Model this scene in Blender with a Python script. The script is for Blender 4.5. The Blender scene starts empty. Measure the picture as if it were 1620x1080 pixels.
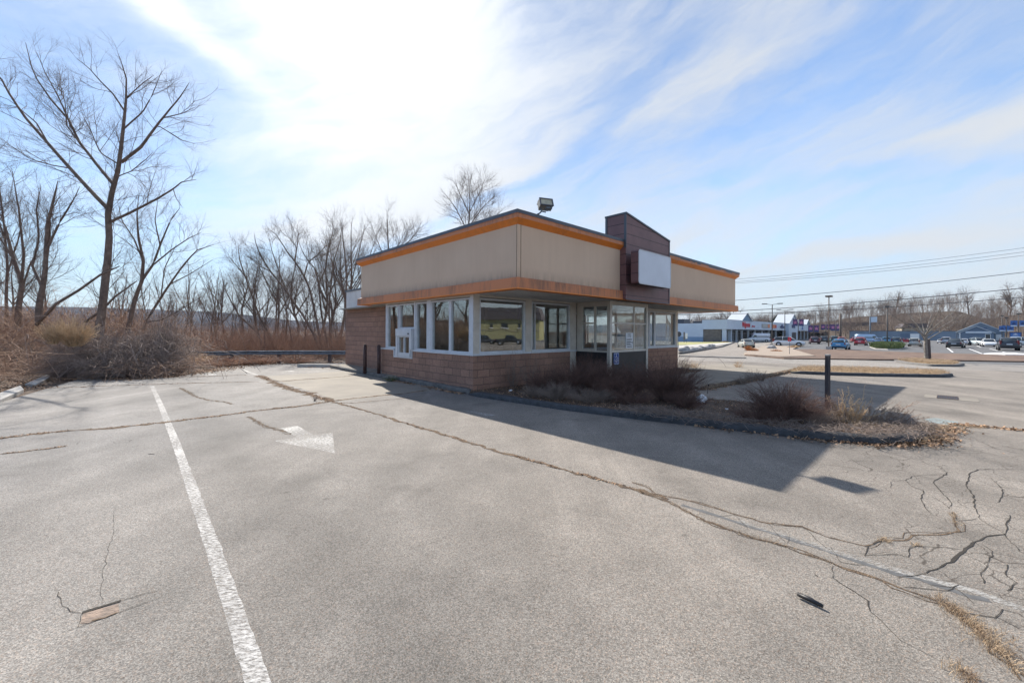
import bpy, bmesh, math, random
import numpy as np
from mathutils import Vector, Matrix
R = math.radians
rnd = random.Random(7)
scene = bpy.context.scene
col = scene.collection

# ------------------------------------------------------------------ camera
FPX, HY, ROLL, EYE = 647.2, 524.55, 0.0049, 1.62
cd = bpy.data.cameras.new('camera'); cam = bpy.data.objects.new('camera', cd); col.objects.link(cam)
cd.sensor_width = 36; cd.lens = FPX / 1620 * 36; cd.shift_y = -(540 - HY) / 1620
cd.clip_start = 0.05; cd.clip_end = 9000
cam.matrix_world = Matrix.Translation((0, 0, EYE)) @ Matrix.Rotation(R(90), 4, 'X') @ Matrix.Rotation(ROLL, 4, 'Z')
scene.camera = cam

# ------------------------------------------------------------------ light
SUN = Vector((-0.612, 1.125, 1.0)).normalized()
EL = math.asin(SUN.z); AZ = math.atan2(SUN.x, SUN.y)      # azimuth clockwise from +Y
sd = bpy.data.lights.new('sun', 'SUN'); sd.energy = 4.0; sd.angle = R(0.55); sd.color = (1, .93, .83)
so = bpy.data.objects.new('sun', sd); col.objects.link(so)
so.rotation_euler = (-SUN).to_track_quat('-Z', 'Y').to_euler()
vs = scene.view_settings; vs.view_transform = 'Standard'; vs.look = 'None'; vs.gamma = 1; vs.use_curve_mapping = False
vs.exposure = 1.1

def nodes_of(nt):
    N = nt.nodes; L = nt.links
    def new(t, **k):
        n = N.new(t)
        for a, b in k.items():
            if a == 'i':
                for q, v in b.items():
                    if isinstance(v, bpy.types.NodeSocket): L.new(v, n.inputs[q])
                    else: n.inputs[q].default_value = v
            else: setattr(n, a, b)
        return n
    return N, L, new

def ramp(n, stops):
    cr = n.color_ramp
    while len(cr.elements) > 1: cr.elements.remove(cr.elements[-1])
    cr.elements[0].position = stops[0][0]; c = stops[0][1]; cr.elements[0].color = (*c, 1) if len(c) == 3 else c
    for p, c in stops[1:]:
        e = cr.elements.new(p); e.color = (*c, 1) if len(c) == 3 else c

def g1(v): return (v, v, v)

def make_world():
    w = bpy.data.worlds.new('World'); scene.world = w; w.use_nodes = True
    nt = w.node_tree; N, L, new = nodes_of(nt)
    N.clear()
    out = new('ShaderNodeOutputWorld'); bg = new('ShaderNodeBackground'); L.new(bg.outputs[0], out.inputs[0])
    bg.inputs[1].default_value = 0.10
    sky = new('ShaderNodeTexSky', sky_type='NISHITA', sun_disc=False, sun_elevation=EL, sun_rotation=AZ,
              altitude=100, air_density=1.0, dust_density=0.15, ozone_density=1.2)
    tc = new('ShaderNodeTexCoord'); d = tc.outputs['Generated']
    sep = new('ShaderNodeSeparateXYZ', i={0: d})
    def math_(op, a, b=None, c=None, clamp=False):
        n = new('ShaderNodeMath', operation=op, use_clamp=clamp)
        for q, v in enumerate((a, b, c)):
            if v is None: continue
            if isinstance(v, bpy.types.NodeSocket): L.new(v, n.inputs[q])
            else: n.inputs[q].default_value = v
        return n.outputs[0]
    def mr(v, a, b, c_, d_, t='SMOOTHSTEP'):
        return new('ShaderNodeMapRange', interpolation_type=t, i={0: v, 1: a, 2: b, 3: c_, 4: d_}).outputs[0]
    az = math_('ARCTAN2', sep.outputs[0], sep.outputs[1]); el = math_('ARCSINE', sep.outputs[2])
    pl = new('ShaderNodeCombineXYZ', i={0: az, 1: el}).outputs[0]
    def mapped(v, rot, sc, loc=(0, 0)):
        r_ = new('ShaderNodeMapping', i={0: v}); r_.inputs['Rotation'].default_value = (0, 0, R(rot))
        m = new('ShaderNodeMapping', i={0: r_.outputs[0]}); m.inputs['Scale'].default_value = (*sc, 1); m.inputs['Location'].default_value = (*loc, 0)
        return m.outputs[0]
    wn = new('ShaderNodeTexNoise', i={'Vector': mapped(pl, -16, (1.6, 3.2), (SKYX, SKYY)), 'Scale': 1.0, 'Detail': 7.0, 'Roughness': .55})
    wc = new('ShaderNodeVectorMath', operation='SUBTRACT', i={0: wn.outputs['Color'], 1: (.5, .5, .5)}).outputs[0]
    wv = new('ShaderNodeVectorMath', operation='MULTIPLY_ADD', i={0: wc, 1: (.42, .26, 0), 2: pl}).outputs[0]
    ws_ = new('ShaderNodeSeparateXYZ', i={0: wv}); azw, elw = ws_.outputs[0], ws_.outputs[1]
    n1 = new('ShaderNodeTexNoise', i={'Vector': mapped(wv, -17, (1.5, 5.5)), 'Scale': 1.0, 'Detail': 9.0, 'Roughness': 0.58}).outputs['Fac']
    n2 = new('ShaderNodeTexNoise', i={'Vector': mapped(wv, -20, (5, 26)), 'Scale': 1.0, 'Detail': 8.0, 'Roughness': 0.66}).outputs['Fac']
    dt = new('ShaderNodeVectorMath', operation='DOT_PRODUCT', i={0: d, 1: tuple(SUN)}).outputs['Value']
    near = mr(dt, 0.70, 1.0, 0.0, 1.0, 'LINEAR')
    glow = math_('POWER', near, 3.0)
    def band(c, m, w, amp, a0, a1, soft=.18):
        q = math_('DIVIDE', math_('SUBTRACT', math_('SUBTRACT', elw, math_('MULTIPLY', azw, m)), c), w)
        g = math_('EXPONENT', math_('MULTIPLY', math_('MULTIPLY', q, q), -1.0))
        g = math_('MULTIPLY', g, mr(azw, a0 - soft, a0 + soft, 0, 1)); g = math_('MULTIPLY', g, mr(azw, a1 - soft, a1 + soft, 1, 0))
        return math_('MULTIPLY', g, amp)
    ds = new('ShaderNodeVectorMath', operation='DISTANCE', i={0: new('ShaderNodeVectorMath', operation='MULTIPLY', i={0: wv, 1: (1.25, 1, 0)}).outputs[0], 1: (SHX * 1.25, SHY, 0)}).outputs['Value']
    a = math_('MULTIPLY_ADD', n2, 0.44, math_('MULTIPLY', n1, 1.15))
    for t in (mr(ds, .0, .60, .40, 0.0), band(.385, .26, .050, .26, -.55, .65), band(.335, .60, .035, -.34, -.35, .25), band(.135, .18, .045, .30, .10, 1.5), band(.235, .10, .022, .20, .25, 1.5), band(.06, .10, .02, .18, .3, 1.5),
              band(.30, -.04, .045, -.30, .45, 1.4), band(.62, .25, .10, .10, .2, 1.5), mr(azw, -1.0, -.38, -.20, 0.0), mr(elw, .02, .16, .08, 0.0), band(.285, -.30, .03, .34, -1.2, -.55), band(.24, .1, .06, .30, -.60, -.05), band(.36, .05, .03, -.16, -.55, -.3)):
        a = math_('ADD', a, t)
    cm = mr(a, 0.47, 1.20, 0.10, 0.97)
    # cloud is brighter the nearer it lies to the sun
    cb = math_('MULTIPLY_ADD', glow, 1.5, math_('MULTIPLY_ADD', near, .35, 3.72))
    cc = new('ShaderNodeVectorMath', operation='SCALE', i={0: (0.95, 0.99, 1.045), 'Scale': cb})
    skt = new('ShaderNodeVectorMath', operation='MULTIPLY', i={0: sky.outputs[0], 1: SKYTINT})
    dim = mr(dt, 0.55, 1.0, 1.0, 0.55, 'LINEAR')
    low = mr(sep.outputs[2], 0.0, 0.25, 0.62, 1.0)
    sks = new('ShaderNodeVectorMath', operation='SCALE', i={0: skt.outputs[0], 'Scale': math_('MULTIPLY', dim, low)})
    hzm = new('ShaderNodeMix', data_type='VECTOR', i={0: mr(sep.outputs[2], 0.0, 0.22, 0.75, 0.0), 4: sks.outputs[0], 5: (2.9, 3.55, 4.25)})
    mx = new('ShaderNodeMix', data_type='VECTOR', i={0: cm, 4: hzm.outputs[1], 5: cc.outputs[0]})
    gl = new('ShaderNodeVectorMath', operation='SCALE', i={0: (.55, .55, .53), 'Scale': glow})
    fin = new('ShaderNodeVectorMath', operation='ADD', i={0: gl.outputs[0], 1: mx.outputs[1]})
    L.new(fin.outputs[0], bg.inputs[0])
SKYX, SKYY, SKYROT = 0.6, 0.2, 27
SKYTINT = (0.79, .955, 1.09)
SHX, SHY = -.26, .60
make_world()


# ------------------------------------------------------------------ ground height and pixel helper
def gz(x, y): return -0.9 * min(1.0, max(0.0, (0.85 * x + 0.4 * y - 8) / 52))
CR, SR = math.cos(ROLL), math.sin(ROLL)
def ray(px, py):
    a, b = px - 810, py - HY
    return Vector(((CR * a + SR * b) / FPX, 1.0, -(-SR * a + CR * b) / FPX))
def at(px, py, off=0.0):
    """the point of the sloping ground seen at a place of the photograph"""
    r = ray(px, py); z = 0.0
    for _ in range(25):
        t = (z + off - EYE) / r.z; z = gz(r.x * t, t)
    return Vector((r.x * t, t, z))
def atd(px, py, depth):
    r = ray(px, py) * depth; return Vector((r.x, r.y, r.z + EYE))
TH = 0.7509
BU = Vector((math.cos(TH), math.sin(TH), 0)); BV = Vector((-math.sin(TH), math.cos(TH), 0))
BC = Vector((0.1133, 9.2391, 0))
def W(u, v, z=None):
    p = BC + BU * u + BV * v
    p.z = gz(p.x, p.y) if z is None else z
    return p

# ------------------------------------------------------------------ object helpers
def tag(o, label=None, cat=None, group=None, kind=None):
    if label: o['label'] = label
    if cat: o['category'] = cat
    if group: o['group'] = group
    if kind: o['kind'] = kind
    return o
def empty(name, loc=(0, 0, 0), rz=0, label=None, cat=None, group=None):
    o = bpy.data.objects.new(name, None); col.objects.link(o); o.location = loc; o.rotation_euler = (0, 0, rz)
    o.empty_display_size = 0.2
    return tag(o, label, cat, group)
class MB:
    def __init__(s): s.v = []; s.f = []; s.sm = []
    def add(s, vs, fs, smooth=False):
        n = len(s.v); s.v += [tuple(p) for p in vs]; s.f += [tuple(i + n for i in f) for f in fs]; s.sm += [smooth] * len(fs)
        return s
    def box(s, x0, x1, y0, y1, z0, z1, M=None):
        P = [Vector(p) for p in ((x0,y0,z0),(x1,y0,z0),(x1,y1,z0),(x0,y1,z0),(x0,y0,z1),(x1,y0,z1),(x1,y1,z1),(x0,y1,z1))]
        if M: P = [M @ p for p in P]
        return s.add(P, [(0,3,2,1),(4,5,6,7),(0,1,5,4),(1,2,6,5),(2,3,7,6),(3,0,4,7)])
    def prism(s, pts, h0, h1, axis='z', smooth=False):
        n = len(pts)
        def P(a, b, h): return {'z': (a, b, h), 'y': (a, h, b), 'x': (h, a, b)}[axis]
        V = [P(a, b, h0) for a, b in pts] + [P(a, b, h1) for a, b in pts]
        F = [tuple(range(n)), tuple(range(2 * n - 1, n - 1, -1))] + [(i, i + n, (i + 1) % n + n, (i + 1) % n) for i in range(n)]
        return s.add(V, F, smooth)
    def tube(s, pts, r, n=8, caps=True):
        pts = [Vector(p) for p in pts]; rr = r if isinstance(r, (list, tuple)) else [r] * len(pts)
        V = []; up = Vector((0, 0, 1))
        for i, p in enumerate(pts):
            t = (pts[min(i + 1, len(pts) - 1)] - pts[max(i - 1, 0)]).normalized()
            a = t.cross(up if abs(t.z) < .95 else Vector((1, 0, 0))).normalized(); b = t.cross(a)
            for k in range(n):
                q = 2 * math.pi * k / n; V.append(p + (a * math.cos(q) + b * math.sin(q)) * rr[i])
        F = [(i * n + k, i * n + (k + 1) % n, (i + 1) * n + (k + 1) % n, (i + 1) * n + k) for i in range(len(pts) - 1) for k in range(n)]
        if caps: F += [tuple(range(n)), tuple(range(len(pts) * n - 1, (len(pts) - 1) * n - 1, -1))]
        return s.add(V, F, n > 4)
    def ring(s, x0, x1, y0, y1, prof):
        """mitred trim run round a rectangle: prof = closed list of (outward, z)"""
        V = []
        for d, z in prof: V += [(x0 - d, y0 - d, z), (x1 + d, y0 - d, z), (x1 + d, y1 + d, z), (x0 - d, y1 + d, z)]
        n = len(prof)
        return s.add(V, [(i * 4 + k, i * 4 + (k + 1) % 4, ((i + 1) % n) * 4 + (k + 1) % 4, ((i + 1) % n) * 4 + k) for i in range(n) for k in range(4)])
    def build(s, name, m, parent=None, **k):
        me = bpy.data.meshes.new(name); me.from_pydata(s.v, [], s.f); me.materials.append(m)
        for p, q in zip(me.polygons, s.sm): p.use_smooth = q
        me.update()
        bm = bmesh.new(); bm.from_mesh(me); bmesh.ops.recalc_face_normals(bm, faces=bm.faces); bm.to_mesh(me); bm.free()
        return link(name, me, parent, **k)
def link(name, me, parent=None, loc=None, **k):
    o = bpy.data.objects.new(name, me); col.objects.link(o)
    if parent: o.parent = parent
    if loc is not None: o.location = loc
    return tag(o, **k)
def bevel(o, w=0.01, seg=2):
    m = o.modifiers.new('bevel', 'BEVEL'); m.width = w; m.segments = seg; m.limit_method = 'ANGLE'; m.angle_limit = R(40)
    return o
def fast_mesh(name, V, F, m, smooth=False):
    """V (n,3), F (m,4) numpy arrays"""
    me = bpy.data.meshes.new(name); k = F.shape[1]
    me.vertices.add(len(V)); me.vertices.foreach_set('co', V.astype(np.float32).ravel())
    me.loops.add(F.size); me.loops.foreach_set('vertex_index', F.astype(np.int32).ravel())
    me.polygons.add(len(F)); me.polygons.foreach_set('loop_start', np.arange(0, F.size, k, dtype=np.int32))
    me.update(calc_edges=True)
    if smooth: me.polygons.foreach_set('use_smooth', np.ones(len(F), dtype=bool))
    me.materials.append(m)
    return me
def tubes(P, Rd, sides=3):
    """P (n,K,3) paths, Rd (n,K) radii -> verts, quads"""
    n, K, _ = P.shape
    T = np.empty_like(P); T[:, 1:-1] = P[:, 2:] - P[:, :-2]; T[:, 0] = P[:, 1] - P[:, 0]; T[:, -1] = P[:, -1] - P[:, -2]
    T /= np.linalg.norm(T, axis=2, keepdims=True) + 1e-9
    ref = np.where(np.abs(T[..., 2:3]) < .9, np.array([0, 0, 1.]), np.array([1., 0, 0]))
    A = np.cross(T, ref); A /= np.linalg.norm(A, axis=2, keepdims=True) + 1e-9; B = np.cross(T, A)
    an = np.arange(sides) * 2 * np.pi / sides
    V = P[:, :, None] + Rd[:, :, None, None] * (A[:, :, None] * np.cos(an)[:, None] + B[:, :, None] * np.sin(an)[:, None])
    base = (np.arange(n)[:, None, None] * K + np.arange(K - 1)[None, :, None]) * sides
    k = np.arange(sides)[None, None, :]; k2 = (k + 1) % sides
    F = np.stack([base + k, base + k2, base + sides + k2, base + sides + k], -1).reshape(-1, 4)
    return V.reshape(-1, 3), F
def join(parts):
    V = []; F = []; o = 0
    for v, f in parts: V.append(v); F.append(f + o); o += len(v)
    return np.concatenate(V), np.concatenate(F)

# ------------------------------------------------------------------ materials
def mat(name, c, rough=.7, var=.12, scale=3.0, metal=0.0, bump=0.0, bscale=40.0, c2=None, spec=None, detail=5.0, stretch=None, emit=0):
    m = bpy.data.materials.new(name); m.use_nodes = True; nt = m.node_tree; N, L, new = nodes_of(nt)
    b = N['Principled BSDF']; b.inputs['Roughness'].default_value = rough; b.inputs['Metallic'].default_value = metal
    if spec is not None: b.inputs['Specular IOR Level'].default_value = spec
    tc = new('ShaderNodeTexCoord'); v = tc.outputs['Object']
    if stretch:
        mp = new('ShaderNodeMapping', i={0: v}); mp.inputs['Scale'].default_value = stretch; v = mp.outputs[0]
    n = new('ShaderNodeTexNoise', i={'Vector': v, 'Scale': scale, 'Detail': detail, 'Roughness': .6})
    r = new('ShaderNodeValToRGB', i={0: n.outputs['Fac']})
    lo = tuple(x * (1 - var) for x in c) if c2 is None else c2
    hi = tuple(min(1, x * (1 + var)) for x in c) if c2 is None else c
    ramp(r, [(.32, lo), (.68, hi)])
    L.new(r.outputs[0], b.inputs['Base Color'])
    if bump:
        n2 = new('ShaderNodeTexNoise', i={'Vector': v, 'Scale': bscale, 'Detail': 4.0})
        bp = new('ShaderNodeBump', i={'Height': n2.outputs['Fac'], 'Strength': bump, 'Distance': .02})
        L.new(bp.outputs[0], b.inputs['Normal'])
    if emit:
        b.inputs['Emission Color'].default_value = (*c, 1); b.inputs['Emission Strength'].default_value = emit
    return m

def asphalt(name, light, dark, cracks=False, warm=True):
    m = bpy.data.materials.new(name); m.use_nodes = True; nt = m.node_tree; N, L, new = nodes_of(nt)
    b = N['Principled BSDF']; b.inputs['Roughness'].default_value = .88; b.inputs['Specular IOR Level'].default_value = .35
    tc = new('ShaderNodeTexCoord'); v = tc.outputs['Object']
    sep = new('ShaderNodeSeparateXYZ', i={0: v})
    big = new('ShaderNodeTexNoise', i={'Vector': v, 'Scale': .22, 'Detail': 4.0, 'Roughness': .55})
    mid = new('ShaderNodeTexNoise', i={'Vector': v, 'Scale': 1.7, 'Detail': 6.0, 'Roughness': .65})
    fine = new('ShaderNodeTexNoise', i={'Vector': v, 'Scale': 55.0, 'Detail': 3.0, 'Roughness': .8})
    vo = new('ShaderNodeTexVoronoi', i={'Vector': v, 'Scale': 150.0}); vs_ = new('ShaderNodeSeparateColor', i={0: vo.outputs['Color']})
    vo2 = new('ShaderNodeTexVoronoi', i={'Vector': v, 'Scale': 260.0}); vs2 = new('ShaderNodeSeparateColor', i={0: vo2.outputs['Color']})
    base = new('ShaderNodeValToRGB', i={0: big.outputs['Fac']}); ramp(base, [(.3, dark), (.7, light)])
    # a cooler, greyer left side, warmer towards the building
    lr = new('ShaderNodeMapRange', i={0: sep.outputs[0], 1: -6.0, 2: 1.0, 3: 0.0, 4: 1.0})
    tint = new('ShaderNodeMix', data_type='RGBA', i={0: lr.outputs[0], 6: (.96, 1.0, 1.05, 1), 7: (1.02, 1.0, .965, 1)})
    c0 = new('ShaderNodeMix', data_type='RGBA', blend_type='MULTIPLY', i={0: 1.0, 6: base.outputs[0], 7: tint.outputs[2]})
    mm = new('ShaderNodeMapRange', i={0: mid.outputs['Fac'], 1: .3, 2: .7, 3: .84, 4: 1.13})
    s1 = new('ShaderNodeMapRange', i={0: vs_.outputs[0], 1: 0.0, 2: 1.0, 3: .60, 4: 1.40})
    s2 = new('ShaderNodeMapRange', i={0: vs2.outputs[1], 1: 0.0, 2: 1.0, 3: .72, 4: 1.32})
    s3 = new('ShaderNodeMapRange', i={0: fine.outputs['Fac'], 1: .3, 2: .7, 3: .90, 4: 1.11})
    # long wheel-path streaks along the lane
    mp = new('ShaderNodeMapping', i={0: v}); mp.inputs['Rotation'].default_value = (0, 0, -TH); mp.inputs['Scale'].default_value = (1.3, .10, 1)
    st = new('ShaderNodeTexNoise', i={'Vector': mp.outputs[0], 'Scale': 1.0, 'Detail': 3.0})
    s4 = new('ShaderNodeMapRange', i={0: st.outputs['Fac'], 1: .35, 2: .68, 3: .86, 4: 1.1})
    f = mm.outputs[0]
    for k in (s1, s2, s3, s4):
        q = new('ShaderNodeMath', operation='MULTIPLY', i={0: f, 1: k.outputs[0]}); f = q.outputs[0]
    sn = new('ShaderNodeTexNoise', i={'Vector': v, 'Scale': .75, 'Detail': 7.0, 'Roughness': .62, 'Distortion': .6})
    s5 = new('ShaderNodeMapRange', i={0: sn.outputs['Fac'], 1: .56, 2: .66, 3: 1.0, 4: .80})
    sn2 = new('ShaderNodeTexNoise', i={'Vector': mp.outputs[0], 'Scale': .8, 'Detail': 8.0, 'Roughness': .7})
    s6 = new('ShaderNodeMapRange', i={0: sn2.outputs['Fac'], 1: .54, 2: .68, 3: 1.0, 4: 1.17})
    sp = new('ShaderNodeTexVoronoi', i={'Vector': v, 'Scale': 1.9}); s7 = new('ShaderNodeMapRange', i={0: sp.outputs['Distance'], 1: .025, 2: .07, 3: .72, 4: 1.0})
    bands = []
    if cracks:    # wheel paths and worn strips run with the lane, parallel to the side wall
        uu = new('ShaderNodeVectorMath', operation='DOT_PRODUCT', i={0: v, 1: (math.cos(.7509), math.sin(.7509), 0)}).outputs['Value']
        wob = new('ShaderNodeMath', operation='MULTIPLY_ADD', i={0: sn.outputs['Fac'], 1: .5, 2: uu}).outputs[0]
        for u0, w0, am in ((-5.40, .38, -.17), (-7.15, .32, -.11), (-6.75, .20, .08), (-3.9, .5, -.06), (-1.55, .40, -.09), (-8.2, .3, -.07), (-.1, .3, -.06)):
            u0 += .0828 + 6.304 + .25
            q1 = new('ShaderNodeMath', operation='SUBTRACT', i={0: wob, 1: u0}); q2 = new('ShaderNodeMath', operation='DIVIDE', i={0: q1.outputs[0], 1: w0}); q3 = new('ShaderNodeMath', operation='POWER', i={0: q2.outputs[0], 1: 2.0})
            q4 = new('ShaderNodeMath', operation='MULTIPLY', i={0: q3.outputs[0], 1: -1.0}); q5 = new('ShaderNodeMath', operation='EXPONENT', i={0: q4.outputs[0]}); q6 = new('ShaderNodeMath', operation='MULTIPLY_ADD', i={0: q5.outputs[0], 1: am, 2: 1.0}); bands.append(q6)
    for k in [s5, s6, s7] + bands:
        q = new('ShaderNodeMath', operation='MULTIPLY', i={0: f, 1: k.outputs[0]}); f = q.outputs[0]
    c1 = new('ShaderNodeVectorMath', operation='SCALE', i={0: c0.outputs[2], 'Scale': f})
    res = c1.outputs[0]
    # pinkish single stones
    pk = new('ShaderNodeMapRange', i={0: vs_.outputs[1], 1: .80, 2: .84, 3: 0.0, 4: .5})
    c2 = new('ShaderNodeMix', data_type='RGBA', blend_type='MULTIPLY', i={0: pk.outputs[0], 6: res, 7: (1.16, .95, .82, 1)})
    res = c2.outputs[2]
    h = new('ShaderNodeMath', operation='ADD', i={0: vo.outputs['Distance'], 1: fine.outputs['Fac']})
    bp = new('ShaderNodeBump', i={'Height': h.outputs[0], 'Strength': .35, 'Distance': .006})
    if cracks:   # fine alligator cracking, only round the worn corner of the lot
        wn = new('ShaderNodeTexNoise', i={'Vector': v, 'Scale': 3.0, 'Detail': 4.0})
        wv = new('ShaderNodeVectorMath', operation='MULTIPLY_ADD', i={0: wn.outputs['Color'], 1: (.28, .28, 0), 2: v})
        ce = new('ShaderNodeTexVoronoi', feature='DISTANCE_TO_EDGE', i={'Vector': wv.outputs[0], 'Scale': 3.0})
        cl = new('ShaderNodeMapRange', i={0: ce.outputs['Distance'], 1: .004, 2: .015, 3: 1.0, 4: 0.0})
        dx = new('ShaderNodeVectorMath', operation='DISTANCE', i={0: v, 1: (6.1, 4.25, 0)})
        zone = new('ShaderNodeMapRange', i={0: dx.outputs['Value'], 1: 2.0, 2: 3.1, 3: 1.0, 4: 0.0})
        dx2 = new('ShaderNodeVectorMath', operation='DISTANCE', i={0: v, 1: (3.7, 2.75, 0)})
        zone2 = new('ShaderNodeMapRange', i={0: dx2.outputs['Value'], 1: .8, 2: 1.5, 3: 1.0, 4: 0.0})
        zone = new('ShaderNodeMath', operation='MAXIMUM', i={0: zone.outputs[0], 1: zone2.outputs[0]})
        pn = new('ShaderNodeTexNoise', i={'Vector': v, 'Scale': 1.1, 'Detail': 2.0})
        pm = new('ShaderNodeMapRange', i={0: pn.outputs['Fac'], 1: .36, 2: .48, 3: 0.0, 4: 1.0})
        z1 = new('ShaderNodeMath', operation='MULTIPLY', i={0: zone.outputs[0], 1: pm.outputs[0]})
        z2 = new('ShaderNodeMath', operation='MULTIPLY', i={0: z1.outputs[0], 1: cl.outputs[0]})
        z3 = new('ShaderNodeMath', operation='MULTIPLY', i={0: z2.outputs[0], 1: .75})
        c3 = new('ShaderNodeMix', data_type='RGBA', i={0: z3.outputs[0], 6: res, 7: (.045, .036, .028, 1)}); res = c3.outputs[2]
    L.new(res, b.inputs['Base Color']); L.new(bp.outputs[0], b.inputs['Normal'])
    return m

def block_wall(name, c1, c2, mortar, w=.4, h=.2):
    m = bpy.data.materials.new(name); m.use_nodes = True; nt = m.node_tree; N, L, new = nodes_of(nt)
    b = N['Principled BSDF']; b.inputs['Roughness'].default_value = .92
    tc = new('ShaderNodeTexCoord'); sep = new('ShaderNodeSeparateXYZ', i={0: tc.outputs['Object']})
    a = new('ShaderNodeMath', operation='ADD', i={0: sep.outputs[0], 1: sep.outputs[1]})
    cb = new('ShaderNodeCombineXYZ', i={0: a.outputs[0], 1: sep.outputs[2]})
    br = new('ShaderNodeTexBrick', i={'Vector': cb.outputs[0], 'Color1': (*c1, 1), 'Color2': (*c2, 1), 'Mortar': (*mortar, 1), 'Scale': 1.0,
             'Mortar Size': .011, 'Mortar Smooth': .3, 'Brick Width': w, 'Row Height': h})
    n = new('ShaderNodeTexNoise', i={'Vector': tc.outputs['Object'], 'Scale': 22.0, 'Detail': 6.0, 'Roughness': .7})
    n3 = new('ShaderNodeTexNoise', i={'Vector': tc.outputs['Object'], 'Scale': 1.3, 'Detail': 4.0})
    f = new('ShaderNodeMapRange', i={0: n.outputs['Fac'], 1: .3, 2: .7, 3: .78, 4: 1.2})
    f2 = new('ShaderNodeMapRange', i={0: n3.outputs['Fac'], 1: .3, 2: .7, 3: .86, 4: 1.12})
    q = new('ShaderNodeMath', operation='MULTIPLY', i={0: f.outputs[0], 1: f2.outputs[0]})
    sc = new('ShaderNodeVectorMath', operation='SCALE', i={0: br.outputs['Color'], 'Scale': q.outputs[0]})
    L.new(sc.outputs[0], b.inputs['Base Color'])
    hh = new('ShaderNodeMath', operation='MULTIPLY_ADD', i={0: br.outputs['Fac'], 1: -.7, 2: n.outputs['Fac']})
    bp = new('ShaderNodeBump', i={'Height': hh.outputs[0], 'Strength': .9, 'Distance': .03})
    L.new(bp.outputs[0], b.inputs['Normal'])
    return m

def stucco_mat():
    m = bpy.data.materials.new('stucco'); m.use_nodes = True; nt = m.node_tree; N, L, new = nodes_of(nt)
    b = N['Principled BSDF']; b.inputs['Roughness'].default_value = .9
    tc = new('ShaderNodeTexCoord'); v = tc.outputs['Object']; sep = new('ShaderNodeSeparateXYZ', i={0: v})
    mp = new('ShaderNodeMapping', i={0: v}); mp.inputs['Scale'].default_value = (7, 7, .35)
    st = new('ShaderNodeTexNoise', i={'Vector': mp.outputs[0], 'Scale': 1.0, 'Detail': 6.0, 'Roughness': .7})
    bg_ = new('ShaderNodeTexNoise', i={'Vector': v, 'Scale': .8, 'Detail': 5.0})
    c = new('ShaderNodeValToRGB', i={0: bg_.outputs['Fac']}); ramp(c, [(.3, (.60, .44, .32)), (.7, (.655, .49, .36))])
    f = new('ShaderNodeMapRange', i={0: st.outputs['Fac'], 1: .3, 2: .7, 3: .965, 4: 1.03})
    # grime that has run onto the ledge and down from the coping
    lo = new('ShaderNodeMapRange', i={0: sep.outputs[2], 1: 2.85, 2: 3.12, 3: 1.0, 4: 0.0})
    st2 = new('ShaderNodeMapRange', i={0: st.outputs['Fac'], 1: .4, 2: .62, 3: 0.25, 4: 1.0})
    gr = new('ShaderNodeMath', operation='MULTIPLY', i={0: lo.outputs[0], 1: st2.outputs[0]})
    gr2 = new('ShaderNodeMath', operation='MULTIPLY', i={0: gr.outputs[0], 1: .45})
    sc = new('ShaderNodeVectorMath', operation='SCALE', i={0: c.outputs[0], 'Scale': f.outputs[0]})
    mx = new('ShaderNodeMix', data_type='RGBA', i={0: gr2.outputs[0], 6: sc.outputs[0], 7: (.12, .10, .085, 1)})
    n2 = new('ShaderNodeTexNoise', i={'Vector': v, 'Scale': 90.0, 'Detail': 3.0})
    bp = new('ShaderNodeBump', i={'Height': n2.outputs['Fac'], 'Strength': .5, 'Distance': .008})
    L.new(mx.outputs[2], b.inputs['Base Color']); L.new(bp.outputs[0], b.inputs['Normal'])
    return m

def trim_mat(name, c, dirt):
    m = bpy.data.materials.new(name); m.use_nodes = True; nt = m.node_tree; N, L, new = nodes_of(nt)
    b = N['Principled BSDF']; b.inputs['Roughness'].default_value = .55
    tc = new('ShaderNodeTexCoord'); v = tc.outputs['Object']
    mp = new('ShaderNodeMapping', i={0: v}); mp.inputs['Scale'].default_value = (9, 9, 1.2)
    st = new('ShaderNodeTexNoise', i={'Vector': mp.outputs[0], 'Scale': 1.0, 'Detail': 7.0, 'Roughness': .75})
    bl = new('ShaderNodeTexNoise', i={'Vector': v, 'Scale': .9, 'Detail': 5.0})
    a = new('ShaderNodeMath', operation='MULTIPLY', i={0: st.outputs['Fac'], 1: bl.outputs['Fac']})
    r = new('ShaderNodeMapRange', i={0: a.outputs[0], 1: .23, 2: .40, 3: 0.0, 4: dirt})
    mx = new('ShaderNodeMix', data_type='RGBA', i={0: r.outputs[0], 6: (*c, 1), 7: (.16, .09, .06, 1)})
    L.new(mx.outputs[2], b.inputs['Base Color'])
    return m

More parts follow.
